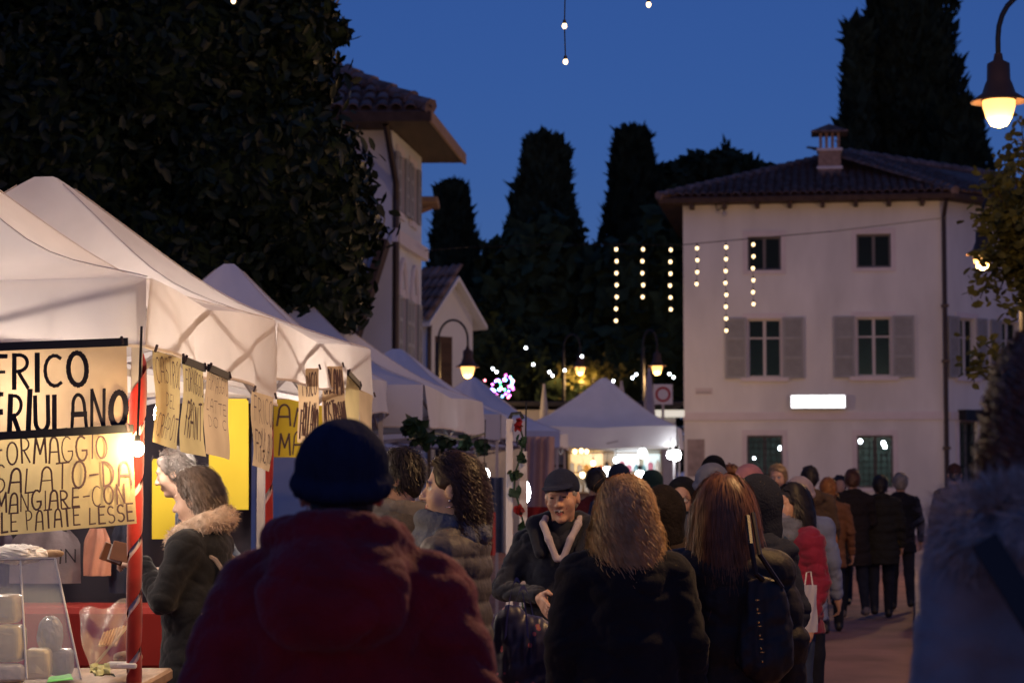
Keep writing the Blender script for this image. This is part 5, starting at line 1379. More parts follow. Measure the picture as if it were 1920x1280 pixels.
def strands(head_c, Mh, n, L, mat_, parent, seed, wave=.012, wl=.11, spread=1.0, width=.005, rad=(.083, .103, .104), face=True, vol=1.0, steps=13, clump=.5, top_only=False, sh_z=1.40, flare=0.0, fr=None, tuck=.035, sw=(.12, .115)):
    """hair as thin ribbons that flow down over the skull and hang; fr limits the face opening (azimuth half-angle, elevation)"""
    rng = np.random.default_rng(seed); r = np.array(rad) * vol
    fr = fr or (R(62), R(38))
    U = rng.normal(size=(n * 4, 3)); U /= np.linalg.norm(U, axis=1)[:, None]
    az = np.arctan2(U[:, 0], U[:, 1]); el = np.arcsin(U[:, 2])
    ok = (el > R(-38)) & ~((np.abs(az) < fr[0]) & (el < fr[1])); U = U[ok][:n]; n = len(U)
    C = np.array([0, -.012, .03]); P = C + U * r
    nc = max(8, n // 9); cid = rng.integers(0, nc, n); phc = rng.uniform(0, 6.28, nc); axc = rng.normal(size=(nc, 3)) * np.array([1, 1, .3]); axc /= np.linalg.norm(axc, axis=1)[:, None]
    Ls = L * rng.uniform(.78, 1.08, n); st = Ls / steps
    nn = U / r; nn /= np.linalg.norm(nn, axis=1)[:, None]
    g0 = np.array([0, -.25, -1.0]); front = np.clip(U[:, 1] * 1.6, 0, 1)
    want = np.tile(g0, (n, 1)); want[:, 0] += np.sign(U[:, 0] + .02) * front * 1.2; want[:, 1] -= front * 2.4
    vel = want - nn * (want * nn).sum(1)[:, None]; vel /= np.maximum(np.linalg.norm(vel, axis=1), 1e-3)[:, None]
    pts = [P.copy()]; Q = P.copy()
    for k in range(steps):
        g = np.array([0, 0, -1.0]); t = min(1, (k + 1) / 4)
        vel = vel * (1 - .35 * t) + g * .35 * t + np.stack([U[:, 0], U[:, 1] * .5, np.zeros(n)], 1) * flare
        vel /= np.linalg.norm(vel, axis=1)[:, None]
        Q = Q + vel * st[:, None]
        e = (Q - C) / (r * 1.05); le = np.linalg.norm(e, axis=1); m = le < 1
        Q[m] = C + (e[m] / le[m][:, None]) * r * 1.05
        # keep clear of the neck and shoulders
        zz = sh_z - head_c[2]; low = Q[:, 2] < zz + .10
        rr = np.hypot(Q[:, 0] / sw[0], (Q[:, 1] + .02) / sw[1]); push = low & (rr < 1)
        f = np.where(push, 1 / np.maximum(rr, .3), 1); fade = np.clip((zz + .10 - Q[:, 2]) / .1, 0, 1)
        Q[:, 0] *= 1 + (f - 1) * fade; Q[:, 1] = (Q[:, 1] + .02) * (1 + (f - 1) * fade) - .02
        # keep the face clear
        fm = (Q[:, 1] > .035) & (np.abs(Q[:, 0]) < .072) & (Q[:, 2] < .05)
        if face:
            Q[fm, 0] = np.sign(Q[fm, 0] + 1e-6) * .074; Q[fm, 1] -= .01
            yl = tuck + np.clip((Q[:, 2] - .02) / .09, 0, 1) * .10; tk = (Q[:, 1] > yl) & (Q[:, 2] < .10); Q[tk, 1] -= (Q[tk, 1] - yl[tk]) * .85
        amp = wave * min(1, (k + 1) / 5); s_ = (k + 1) / steps * Ls
        w1 = axc[cid] * (np.sin(s_ / wl * 6.28 + phc[cid]) * amp)[:, None]
        w2 = np.cross(axc[cid], [0, 0, 1.]) * (np.cos(s_ / wl * 6.28 + phc[cid]) * amp)[:, None]
        pts.append(Q + w1 + w2)
    A = np.stack(pts, 1)                                   # n, steps+1, 3
    tt = np.linspace(0, 1, steps + 1)[None, :, None] ** 1.5; fly = np.where(rng.uniform(0, 1, n) < .05, 2.0, 1.0)[:, None, None]
    A = A + rng.normal(0, .006, (n, 1, 3)) * tt * fly + rng.normal(0, .0012, A.shape) * tt * fly + (nn * rng.exponential(.0025, n)[:, None])[:, None, :]
    T = np.gradient(A, axis=1); rad_ = A - C; rad_[..., 2] *= .3
    S = np.cross(T, rad_); S /= np.maximum(np.linalg.norm(S, axis=2), 1e-6)[..., None]
    wd = width * (1 - .55 * np.linspace(0, 1, steps + 1) ** 2)[None, :, None] * rng.uniform(.6, 1.4, (n, 1, 1))
    V = np.stack([A - S * wd, A + S * wd], 2).reshape(-1, 3)
    k1 = steps + 1; base = (np.arange(n) * k1 * 2)[:, None] + (np.arange(steps) * 2)[None, :]; base = base.reshape(-1, 1)
    F = base + np.array([[0, 1, 3, 2]])
    V = V @ np.array(Mh.to_3x3()).T + np.array(head_c)
    me = np_mesh('hair', V, F, mat_, smooth=True)
    return obj('hair', me, parent, kind=None)
def sdf_part(name, s, h, mats, parent, disp=None, it=1):
    V, F, vm = s.mesh(h); V = relax(V, F, it)
    if disp is not None:
        N = normals(V, F); V = V + N * disp(V, vm)[:, None]
    return obj(name, np_mesh(name, V, F, mats, vm), parent)

def person(px, d, H, yaw, label, coat, hem=.72, bulk=1.0, h=.013, legs=None, shoes=None, skin=None, arms=('down', 'down'), hyaw=0, hpitch=0, face=False, smile=False, mask=None, hair=None, hat=None,
           scarf=None, hood=None, collar=True, puffer=0.0, fold=.007, lean=0.0, stride=.0, gaze=None, shade=None, name='person', group=None, hands=True, x=None, fur=None, slim=1.0, lapel=None, roll=0, belt=None):
    P = at(px, 895, d); ang = R(yaw)
    t = thing('person', label, 'person', (P.x, d, 0), ang, group)
    k = H / 1.72; skin = skin or SKIN; legs = legs or DENIM; shoes = shoes or SHOE
    J = lambda p: Vector((p[0] * k, p[1] * k + lean * max(0, p[2] - .95) * k, p[2] * k))
    hz = 1.72 - .118; hs = min(1.0, k * 1.02)
    head_c = J((0, .01, hz)); Mh = (Matrix.Rotation(R(hyaw), 3, 'Z') @ Matrix.Rotation(R(hpitch), 3, 'X') @ Matrix.Rotation(R(roll), 3, 'Y')).to_4x4()
    Mhead = Matrix.Translation(head_c) @ Mh
    b = SDF(.03)
    fs = face_sdf(0, face, smile, mask is not None); fs.xform(Mhead); 
    # legs, pelvis, torso core
    for q, st in ((-1, stride), (1, -stride)):
        hip, kn, an = J((q * .085, 0, .90)), J((q * .095, st * .5 + .02, .48)), J((q * .10, st * 1.0 - (.06 if st < 0 else 0), .075 + (.05 if st < -.05 else 0)))
        b.cone(hip, .092 * slim, kn, .066, 2); b.cone(kn, .066, an, .050, 2)
        b.cone(an + Vector((0, -.03, -.02)), .042, an + Vector((0, .13, -.035)), .036, 3, k=.01)
    b.cone(J((0, 0, .95)), .115 * slim, J((0, -.01, 1.34)), .105, 1, sc=(1.2, .85, 1)); b.cone(J((0, -.005, 1.40)), .062, head_c + Vector((0, -.02, -.075)), .052, 0)
    b.p.extend(fs.p)
    c = SDF(.04); bk = bulk
    hemz = hem * k
    c.cone(J((0, -.012, 1.35)), .128 * bk, J((0, 0, 1.10)), .132 * bk, 0, sc=(1.32, .98, 1)); c.cone(J((0, 0, 1.10)), .135 * bk, J((0, 0, hem - .12)), .165 * bk * slim, 0, sc=(1.22, .98, 1))
    for q in (-1, 1): c.cone(J((0, -.012, 1.415)), .066 * bk, J((q * .165, -.012, 1.385)), .072 * bk, 0, k=.05)
    wr = {}
    for q, a in ((-1, arms[0]), (1, arms[1])):
        el, w = ARMS[a] if isinstance(a, str) else a
        S, E, W = J((q * .185, -.012, 1.375)), J((q * el[0], el[1], el[2])), J((q * w[0], w[1], w[2]))
        c.cone(S, .066 * bk, E, .054 * bk, 0, k=.03); c.cone(E, .054 * bk, W, .043 * bk, 0, k=.02); wr[q] = (E, W)
        f = (W - E).normalized(); b.cone(E.lerp(W, .5), .032, W, .027, 0, k=.01)
        if hands:
            up = Vector((q * .9, 0, .45)) if a not in ('front', 'hold') else Vector((q * .35, .1, .9))
            if not isinstance(a, str) and len(a) > 2: pass
            cu = .75
            nn = up
            if not isinstance(hands, bool) and q in hands: f, nn, cu = hands[q]
            hand_sdf(b, W + Vector(f) * .012, f, nn, 1 if (q * Vector(f).cross(Vector(nn)).dot(Vector((-q, .6, .3)))) * q > 0 else -1, cu)
    if collar:
        for i in range(12):
            a0, a1 = 2 * math.pi * i / 12, 2 * math.pi * (i + 1) / 12
            f = lambda a: J((0, .0, 1.455)) + Vector((.078 * math.cos(a) * bk, .085 * math.sin(a) * bk, -.025 * math.sin(a)))
            c.cone(f(a0), .026 * bk, f(a1), .026 * bk, 0, k=.02)
    if hood:      # hood lying on the back
        for rr in hood: c.ell(J(rr[0]), rr[1], 0, k=.014)
        if len(hood) > 2:
            for i in range(18):
                a0, a1 = 2 * math.pi * i / 18, 2 * math.pi * (i + 1) / 18; f = lambda a: J((0, -.035, 1.505)) + Vector((.118 * math.cos(a), .118 * math.sin(a), .0 - .03 * math.sin(a))); c.cone(f(a0), .036, f(a1), .036, 0, k=.012)
    zc = hemz
    c.cut(lambda X, Y, Z: (zc - Z) + 0 * X + 0 * Y)
    sd = int(px * 7 + d * 31) % 9973
    def dsp(V, vm):
        Vs = V * np.array([1, 1, 2.2]); o = fold * wav(Vs, 14, sd) + fold * .5 * wav(Vs, 36, sd + 1)
        rg1 = 1 - np.abs(wav(V * np.array([1, 1, 1.6]), 15, sd + 5)); rg2 = 1 - np.abs(wav(V, 34, sd + 6)); o = o - fold * 1.5 * rg1 ** 6 - fold * .8 * rg2 ** 5
        if puffer: o = o + .012 * np.abs(np.sin(V[:, 2] / puffer * math.pi)) ** .6 * 1.0 + .0025 * wav(V * np.array([2.5, 2.5, .6]), 40, sd + 2) - .006
        return o
    mm = [skin, SHIRT, legs, shoes, EYEW, LIP, DARK, TEETH, mask or SHIRT]
    body = sdf_part('body', b, h, mm, t)
    co = sdf_part('coat', c, max(h, .008), [coat], t, dsp)
    if hair:
        kind = hair[0]
        if kind == 'short':
            s = SDF(.01); zz_ = .93 if hat else 1.0; s.ell((0, -.014, .036), (.082 * (1 if not hat else .97), .101 * zz_, .096 * zz_), 0); s.ell((0, -.06, -.02), (.066, .05, .06), 0, k=.02)
            s.ell((0, .09, -.01), (.09, .065, .085), 0, op='-', k=.012); s.ell((0, .02, -.09), (.12, .075, .062), 0, op='-', k=.01); s.xform(Mhead)
            sdf_part('hair', s, max(.006, h * .8), [hair[1]], t, lambda V, vm: .005 * wav(V, 70, 3) + .003 * wav(V, 170, 5))
            if not hat: strands(head_c, Mh, 2500 if h < .01 else 500, .03 if h < .01 else .045, hair[1], t, sd, wave=.004, wl=.06, width=.0018 if h < .01 else .006, steps=4, vol=1.035, rad=(.081, .1, .098), fr=(R(70), R(50)))
        else:
            s = SDF(.01); s.ell((0, -.016, .034), (.083, .101, .099), 0); s.ell((0, -.05, -.04), (.075, .06, .09), 0, k=.03)
            s.ell((0, .118, .0), (.092, .078, .088), 0, op='-', k=.015); s.ell((0, .082, -.055), (.13, .085, .085), 0, op='-', k=.012); s.xform(Mhead)
            sdf_part('scalp_hair', s, max(.007, h * .8), [hair[1]], t, lambda V, vm: .003 * wav(V, 80, 3))
            kw = dict(hair[2]); strands(head_c, Mh, kw.pop('n', 2200), kw.pop('L', .3), hair[1], t, sd, **kw)
    if hat:
        hk, hm = hat[0], hat[1]; s = SDF(.01)
        if hk == 'beanie':
            s.ell((0, -.014, .040), (.092, .111, .094), 0); s.ell((0, -.03, .07), (.075, .09, .07), 0, k=.03)
            for i in range(16):
                a0, a1 = 2 * math.pi * i / 16, 2 * math.pi * (i + 1) / 16; f = lambda a: (.083 * math.cos(a), -.014 + .101 * math.sin(a), .012 + .022 * math.sin(a)); s.cone(f(a0), .019, f(a1), .019, 0, k=.012)
            zc2 = head_c.z - .015 * 1
            s.p.append(('e-', np.array([0, .0, -.085]), np.array([.13, .16, .075]), None, 0, 0, None, .01))
        elif hk == 'cap':
            s.ell((0, -.012, .052), (.087, .106, .092), 0)
            s.p.append(('e-', np.array([0, .03, -.055]), np.array([.14, .2, .098]), None, 0, 0, None, .006))
            Mx = Matrix.Rotation(R(-8), 3, 'X'); s.ell((0, .098, .058), (.078, .068, .008), 0, M=Mx, k=.008); s.ell((0, -.012, .146), (.010, .010, .006), 0, k=.004)
        elif hk == 'beret':
            s.ell((0, -.02, .078), (.125, .13, .055), 0); s.ell((0, -.012, .05), (.09, .107, .06), 0, k=.03); s.p.append(('e-', np.array([0, .03, -.04]), np.array([.14, .2, .075]), None, 0, 0, None, .006))
        elif hk == 'hood':
            s.ell((0, -.035, .03), (.115, .12, .135), 0); s.ell((0, -.05, -.10), (.11, .09, .09), 0, k=.05); s.p.append(('e-', np.array([0, .13, -.01]), np.array([.088, .14, .125]), None, 0, 0, None, .01))
        s.xform(Mhead)
        sdf_part('hat', s, max(.005, h * .6), [hm], t, lambda V, vm: .0022 * wav(V, 60, 7) + (.0022 * np.sin(54 * np.arctan2(V[:, 1] - head_c.y + .014, V[:, 0] - head_c.x)) * np.clip((head_c.z + .125 - V[:, 2]) / .05, 0, 1) if hk == 'beanie' else 0))
    if scarf:
        s = SDF(.02)
        for lv, (z, r0, r1, rx, tl) in enumerate(((1.475, .040, .046, .082, .0), (1.435, .044, .05, .098, .5))):
            for i in range(14):
                a0, a1 = 2 * math.pi * i / 14, 2 * math.pi * (i + 1) / 14
                f = lambda a: J((0, .012, z)) + Vector((rx * math.cos(a), (rx + .012) * math.sin(a), .028 * math.sin(a + tl * 3) - .012 * math.sin(a)))
                s.cone(f(a0), r0, f(a1), r1 if i % 2 else r0, 0, k=.015)
        if len(scarf) > 1:
            s.cone(J((.03, .11, 1.42)), .04, J((.05, .15, 1.2)), .045, 0, sc=(1.3, .7, 1))
        sdf_part('scarf', s, max(.007, h), [scarf[0]], t, lambda V, vm: .006 * wav(V * np.array([1, 1, 3]), 30, 5) + .003 * wav(V, 80, 9))
    if lapel:     # light jumper collar and zip opening at the neck
        s = SDF(.01)
        for q in (-1, 1):
            pts = [J((q * .015, .165, 1.30)), J((q * .055, .145, 1.40)), J((q * .088, .09, 1.475)), J((q * .088, .0, 1.50))]
            for a_, b_ in zip(pts, pts[1:]): s.cone(a_, .017, b_, .018, 0)
        sdf_part('collar', s, .007, [lapel], t, lambda V, vm: .002 * wav(V, 60, 5))
    return t, head_c, Mh, J, wr
def fuzz(parent, pts, nrm, n, L, width, material, seed, droop=.3, name='fur'):
    """short fur strips from points with outward normals"""
    rng = np.random.default_rng(seed); i = rng.integers(0, len(pts), n); p = pts[i] + rng.normal(0, .006, (n, 3)); d = nrm[i] + rng.normal(0, .45, (n, 3)); d /= np.linalg.norm(d, axis=1)[:, None]
    l = L * rng.uniform(.5, 1.3, n)[:, None]; q = p + d * l * .55; d2 = d + np.array([0, 0, -droop]) + rng.normal(0, .3, (n, 3)); r = q + d2 * l * .5
    s = np.cross(d, rng.normal(size=(n, 3))); s /= np.linalg.norm(s, axis=1)[:, None]; s *= width
    V = np.stack([p - s, p + s, q + s * .7, q - s * .7, r + s * .1, r - s * .1], 1).reshape(-1, 3); o = np.arange(n)[:, None] * 6
    F = np.concatenate([o + np.array([[0, 1, 2, 3]]), o + np.array([[3, 2, 4, 5]])])
    return obj(name, np_mesh(name, V, F, material, smooth=True), parent)
def ring_pts(c, rx, ry, tilt, n=120, tube=.04, seed=0):
    rng = np.random.default_rng(seed); a = rng.uniform(0, 6.283, n); b = rng.uniform(0, 6.283, n)
    cen = np.stack([rx * np.cos(a), ry * np.sin(a), tilt * np.sin(a)], 1); rad = np.stack([np.cos(a), np.sin(a), np.zeros(n)], 1)
    nn = rad * np.cos(b)[:, None] + np.array([0, 0, 1.]) * np.sin(b)[:, None]
    return cen + nn * tube + np.array(c), nn

# --- foreground man in the maroon jacket
C_mar = coatm('maroon', (.25, .013, .018), .25, .75, .15, .6, 90)
K_nav = mat('navy knit', (.018, .024, .05), .95, .15, var=.15, vscale=30, bump=.6, bscale=120, stretch=(1, 1, .25))
person(640, 4.3, 1.745, 0, 'person seen from behind in maroon hooded jacket and dark navy beanie', C_mar, hem=.70, bulk=1.30, h=.009, hat=('beanie', K_nav), hair=('short', hairm('black', (.02, .015, .012))), fold=.007,
       hood=[((0, -.165, 1.405), (.155, .09, .12)), ((0, -.12, 1.455), (.145, .095, .075)), ((-.08, -.06, 1.45), (.075, .085, .065)), ((.08, -.06, 1.45), (.075, .085, .065))], hyaw=6, arms=('pocket', 'pocket'))
# --- woman at the right edge with fur-hooded blue-grey coat
C_blu = coatm('blue grey', (.30, .265, .265), .2, .85, .2, .5, 50)
F_fur = mat('brown grey fur', (.55, .46, .41), .8, .2, var=.35, vscale=30)
w2, hc, Mh, J, wr = person(2012, 3.5, 1.75, 8, 'person with dark curly hair and fur-trimmed blue-grey hooded coat at the kerb', C_blu, hem=.6, bulk=1.12, h=.011, fold=.006, hood=[((0, -.12, 1.40), (.19, .10, .11))],
       hair=('long', hairm('dark auburn', (.17, .065, .038)), dict(n=7500, L=.20, wave=.028, wl=.08, width=.0022, vol=1.18, flare=.06, sh_z=1.42)))
w2.location.z = .112
p_, n_ = ring_pts(J((0, -.09, 1.43)), .20, .13, -.03, 3000, .055, 4)
fuzz(w2, p_, n_, 12000, .035, .0015, F_fur, 5)
m = MB(); pts = [J((-.245, -.25, 1.42)), J((-.18, -.285, 1.30)), J((-.11, -.275, 1.18)), J((0, -.25, 1.02))]
for a_, b_ in zip(pts, pts[1:]): m.beam(a_, b_, .045, .006, up=Vector((0, -1, .2)))
st = m.build('bag_strap', M_black, w2)
# --- curly dark-haired woman in profile, grey scarf
C_tau = coatm('taupe down', (.105, .095, .095), .12, .55, 0, .3, 60)
S_gry = mat('grey wool scarf', (.14, .15, .18), .95, .1, var=.2, vscale=25, bump=.6, bscale=90)
w3, hc3, Mh3, J3, wr3 = person(852, 8.0, 1.72, 74, 'person in profile with dark curly hair, grey scarf and taupe quilted jacket', C_tau, hem=.70, bulk=1.0, h=.006, face=True, skin=SKIN2, hyaw=12, scarf=(S_gry,), puffer=.085, fold=.003,
       hair=('long', hairm('dark brown', (.032, .016, .011)), dict(n=8000, L=.17, wave=.012, wl=.065, width=.0014, vol=1.04, flare=.05, fr=(R(88), R(34)), tuck=-.035)), arms=('pocket', 'fore'))
Mw = Mh3.to_3x3()
m = MB(); e = hc3 + Mw @ Vector((-.083, .0, -.05)); m.lathe([(.012, -.012), (.016, -.012), (.016, -.009), (.012, -.009), (.012, -.012)], e, 12); m.sphere(e + Vector((0, 0, .012)), .006, 8, 6); m.build('earring', mat('silver', (.7, .65, .6), .2, .6, metal=1), w3)
m = MB(); pts = [J3((.12, .09, 1.43)), J3((.02, .165, 1.32)), J3((-.10, .165, 1.18)), J3((-.19, .08, 1.05))]
for a_, b_ in zip(pts, pts[1:]): m.beam(a_, b_, .05, .008, up=Vector((0, 1, .2)))
m.build('bag_strap', M_black, w3)
# --- man beyond her, face turned the same way
person(752, 9.3, 1.765, 78, 'person with short dark hair and grey collar just behind the beanie wearer', coatm('charcoal', (.05, .045, .045)), h=.0075, face=True, hair=('short', hairm('black', (.02, .015, .012))), bulk=1.05, scarf=(coatm('grey tweed', (.12, .11, .11)),))
# --- woman with wallet and small backpack
C_blk = coatm('black', (.009, .009, .011), .3, .85, .15)
w5, hc5, Mh5, J5, wr5 = person(372, 9.7, 1.665, 74, 'person in black coat with cream fur collar holding open a brown wallet', C_blk, hem=.62, bulk=1.1, h=.0065, face=True, skin=SKIN2, hair=('short', hairm('brown grey', (.13, .095, .075))), fold=.005, hyaw=0, hpitch=-12,
       arms=(((.25, .06, 1.14), (.10, .23, 1.30)), ((.25, .04, 1.12), (.12, .22, 1.24))), hands={-1: (Vector((.2, .9, .15)), Vector((-.5, .0, .8)), .9), 1: (Vector((-.2, .9, .2)), Vector((.3, -.2, -.9)), .7)})
F_crm = mat('cream fur', (.55, .42, .32), .85, .2, var=.3, vscale=30)
s = SDF(.03)
for i in range(14):
    a0, a1 = 2 * math.pi * i / 14, 2 * math.pi * (i + 1) / 14; f = lambda a: J5((0, .0, 1.455)) + Vector((.10 * math.cos(a), .11 * math.sin(a) - .02, .01 - .055 * math.sin(a))); s.cone(f(a0), .044, f(a1), .044, 0)
sdf_part('fur_collar', s, .009, [F_crm], w5, lambda V, vm: .006 * wav(V, 60, 3))
p_, n_ = ring_pts(J5((0, -.02, 1.465)), .10, .11, -.055, 3000, .042, 8); fuzz(w5, p_, n_, 6000, .022, .0016, F_crm, 9)
strands(hc5, Mh5, 3500, .11, hairm('brown grey', (.13, .095, .075)), w5, 5, wave=.006, wl=.09, width=.0018, steps=7, vol=1.09, fr=(R(92), R(40)), tuck=0.0)
p_, n_ = ring_pts(wr5[1][1] + Vector((0, -.03, 0)), .05, .05, 0, 600, .012, 2); fuzz(w5, p_, n_, 900, .02, .0016, mat('dark fur cuff', (.16, .13, .11), .9, var=.3), 4, name='fur_cuff')
Wm5 = Matrix.LocRotScale(w5.location, w5.rotation_euler, None)
wc = at(236, 1036, 9.55)
wal = thing('wallet', 'open brown leather wallet held by the woman at the cheese stall', 'wallet', wc, R(15))
M_leath = mat('brown leather', (.16, .07, .04), .5, .4, var=.15, vscale=15)
m = MB(); m.bbox((.0, 0, .0), (.13, .012, .085), .004, Matrix.Rotation(R(14), 3, 'Y')); m.build('cover', M_leath, wal)
m = MB(); m.bbox((-.055, .022, -.005), (.12, .010, .08), .004, Matrix.Rotation(R(20), 3, 'Y') @ Matrix.Rotation(R(28), 3, 'Z')); m.build('flap', M_leath, wal)
m = MB(); m.bbox((-.055, .012, .0), (.10, .002, .07), .0005, Matrix.Rotation(R(22), 3, 'Y') @ Matrix.Rotation(R(16), 3, 'Z')); m.build('banknote', M_paper, wal)
# small taupe backpack
def bp_pos(p): return Wm5 @ J5(p)
bp = thing('backpack', 'small taupe leather backpack on back of the woman with wallet', 'backpack', Wm5 @ J5((0, -.24, 1.12)), R(74))
M_tp = mat('taupe leather', (.26, .20, .17), .55, .35, var=.12, vscale=12)
s = SDF(.03); s.ell((0, .02, 0), (.125, .07, .15), 0); s.ell((0, -.03, -.05), (.095, .05, .085), 0, k=.015); s.ell((0, 0, .08), (.1, .06, .07), 0)
sdf_part('bag_body', s, .009, [M_tp], bp, lambda V, vm: .002 * wav(V, 50, 2))
m = MB(); m.tube([(.05 * math.cos(a), .02, .14 + .05 * math.sin(a)) for a in np.linspace(0, math.pi, 9)], .008, 6); m.build('top_handle', M_tp, bp)
for q in (-1, 1):
    m = MB(); pts = [(q * .08, .05, .12), (q * .10, .10, .20), (q * .12, .17, .24)]; m.tube(pts, .011, 6); m.build('strap', M_tp, bp); m = MB(); m.tube([(q * .10, .05, -.10), (q * .15, .12, -.06), (q * .17, .2, .02)], .009, 6); m.build('strap', M_tp, bp)
m = MB(); m.tube([(.085 * math.cos(a), -.075 + .012 * abs(math.cos(a)), -.05 + .07 * math.sin(a)) for a in np.linspace(0, math.pi, 12)], .004, 5); m.build('zip', mat('silver', (.7, .65, .6), .2), bp)
# --- seller leaning over, navy jumper
C_nav = coatm('navy jumper', (.03, .05, .10), .15, .95, .2)
person(436, 11.5, 1.80, 84, 'person in navy jumper leaning over the stall behind the hanging signs', C_nav, hem=.85, bulk=1.02, h=.0075, face=True, skin=SKIN2, hair=('short', hairm('grey brown', (.14, .12, .11))), lean=.45, hpitch=-18, arms=('front', 'fore'), collar=False)
# --- smiling man in dark cap
C_ink = coatm('ink wool', (.016, .018, .028), .25, .95, .1)
K_cap = mat('navy cap cloth', (.014, .018, .04), .9, .2, var=.15, vscale=20, bump=.3, bscale=80)
G_lt = mat('light grey fleece', (.40, .35, .37), .95, .1, bump=.3, bscale=60)
m7, hc7, Mh7, J7, wr7 = person(1058, 10.5, 1.665, 172, 'smiling person in dark cap and dark coat with pale collar reaching out a hand', C_ink, hem=.68, bulk=1.08, h=.0055, face=True, smile=True, hat=('cap', K_cap), hair=('short', hairm('grey', (.22, .2, .18))), hpitch=-4, hyaw=-4, roll=4,
       lapel=G_lt, collar=False, lean=.12, arms=('down', ((.31, .02, 1.14), (.09, .27, 1.13))), hands={1: (Vector((-.35, .75, -.5)), Vector((.85, .1, .2)), .25)})
s = SDF(.02); s.cone(J7((0, .03, 1.40)), .072, J7((0, .035, 1.445)), .060, 0); sdf_part('roll_neck', s, .008, [SHIRT], m7)
s = SDF(.015)
for q in (-1, 1): s.cone(J7((q * .10, .13, 1.33)), .03, J7((q * .14, .03, 1.47)), .042, 0); s.cone(J7((q * .14, .03, 1.47)), .042, J7((q * .07, -.09, 1.50)), .04, 0)
sdf_part('coat_collar', s, .009, [C_ink], m7)
# --- two women from behind
w8, hc8, Mh8, J8, _ = person(1172, 7.6, 1.625, 4, 'person from behind with shoulder-length blonde hair and long black coat', coatm('black wool', (.014, .013, .014), .3, .95, .1), hem=.35, bulk=1.12, h=.009, fold=.005,
       hair=('long', hairm('blonde', (.46, .28, .12)), dict(n=9000, L=.185, wave=.013, wl=.09, width=.0014, vol=1.05, flare=.03)))
w9, hc9, Mh9, J9, _ = person(1358, 7.8, 1.63, -4, 'person from behind with long straight chestnut hair and long dark quilted coat', coatm('brown black down', (.026, .021, .018), .2, .6), hem=.30, bulk=1.15, h=.009, puffer=.14, fold=.004,
       hair=('long', hairm('chestnut', (.18, .075, .03)), dict(n=9000, L=.33, wave=.005, wl=.2, width=.0014, vol=1.05, flare=.02)))
# --- hooded woman with glasses
w10, hc10, Mh10, J10, _ = person(1412, 9.6, 1.615, 128, 'person with glasses in a big dark wool hat, face turned to the chestnut-haired woman', coatm('dark navy', (.015, .018, .032)), h=.007, face=True, bulk=1.1, hat=('hood', mat('dark knit hat', (.012, .014, .024), .95, .15, var=.2, bump=.6, bscale=100)))
def glasses(parent, hc, Mh, rim):
    m = MB(); M3 = Mh.to_3x3()
    for q in (-1, 1):
        c = Vector((q * .033, .108, .006)); m.tube([hc + M3 @ (c + Vector((.023 * math.cos(a), -.012 * abs(math.cos(a)) * 0, .018 * math.sin(a)))) for a in np.linspace(0, 6.2832, 15)], .0022, 5)
        m.tube([hc + M3 @ Vector((q * .056, .106, .008)), hc + M3 @ Vector((q * .082, .0, .01))], .002, 5)
    m.tube([hc + M3 @ Vector((-.01, .11, .008)), hc + M3 @ Vector((.01, .11, .008))], .002, 5); m.build('glasses', rim, parent)
glasses(w10, hc10, Mh10, mat('silver', (.7, .65, .6), .2))
# --- woman in red coat with mask
M_mask = mat('grey face mask', (.22, .21, .26), .9, .1)
C_red = coatm('crimson', (.23, .014, .04), .18, .8, .2)
w11, hc11, Mh11, J11, wr11 = person(1486, 12.7, 1.585, 118, 'person in crimson jacket with grey face mask and dark shoulder-length hair', C_red, hem=.80, bulk=1.12, h=.008, face=True, mask=M_mask, legs=JEANS, hair=('long', hairm('dark', (.025, .02, .017)), dict(n=3000, L=.25, wave=.006, wl=.14, width=.0025, vol=1.05)),
       arms=('down', ((.27, -.08, 1.13), (.20, .10, .96))), scarf=(S_gry,))
m = MB(); pts = [J11((-.10, .13, 1.42)), J11((.0, .18, 1.30)), J11((.10, .17, 1.12)), J11((.16, .12, .98))]
for a_, b_ in zip(pts, pts[1:]): m.beam(a_, b_, .13, .012, up=Vector((0, 1, .2)))
m.build('sash_bag_strap', mat('petrol cloth', (.03, .06, .09), .9), w11)
# --- woman with beret and glasses facing us
w17, hc17, Mh17, J17, _ = person(1279, 14.2, 1.605, 168, 'person with glasses and black fur hat facing the stalls', coatm('black two', (.014, .014, .018)), h=.008, face=True, bulk=1.12, hat=('hood', mat('black fur hat', (.012, .011, .012), .9, .2, bump=.9, bscale=90)), scarf=(SHIRT,))
glasses(w17, hc17, Mh17, M_black)
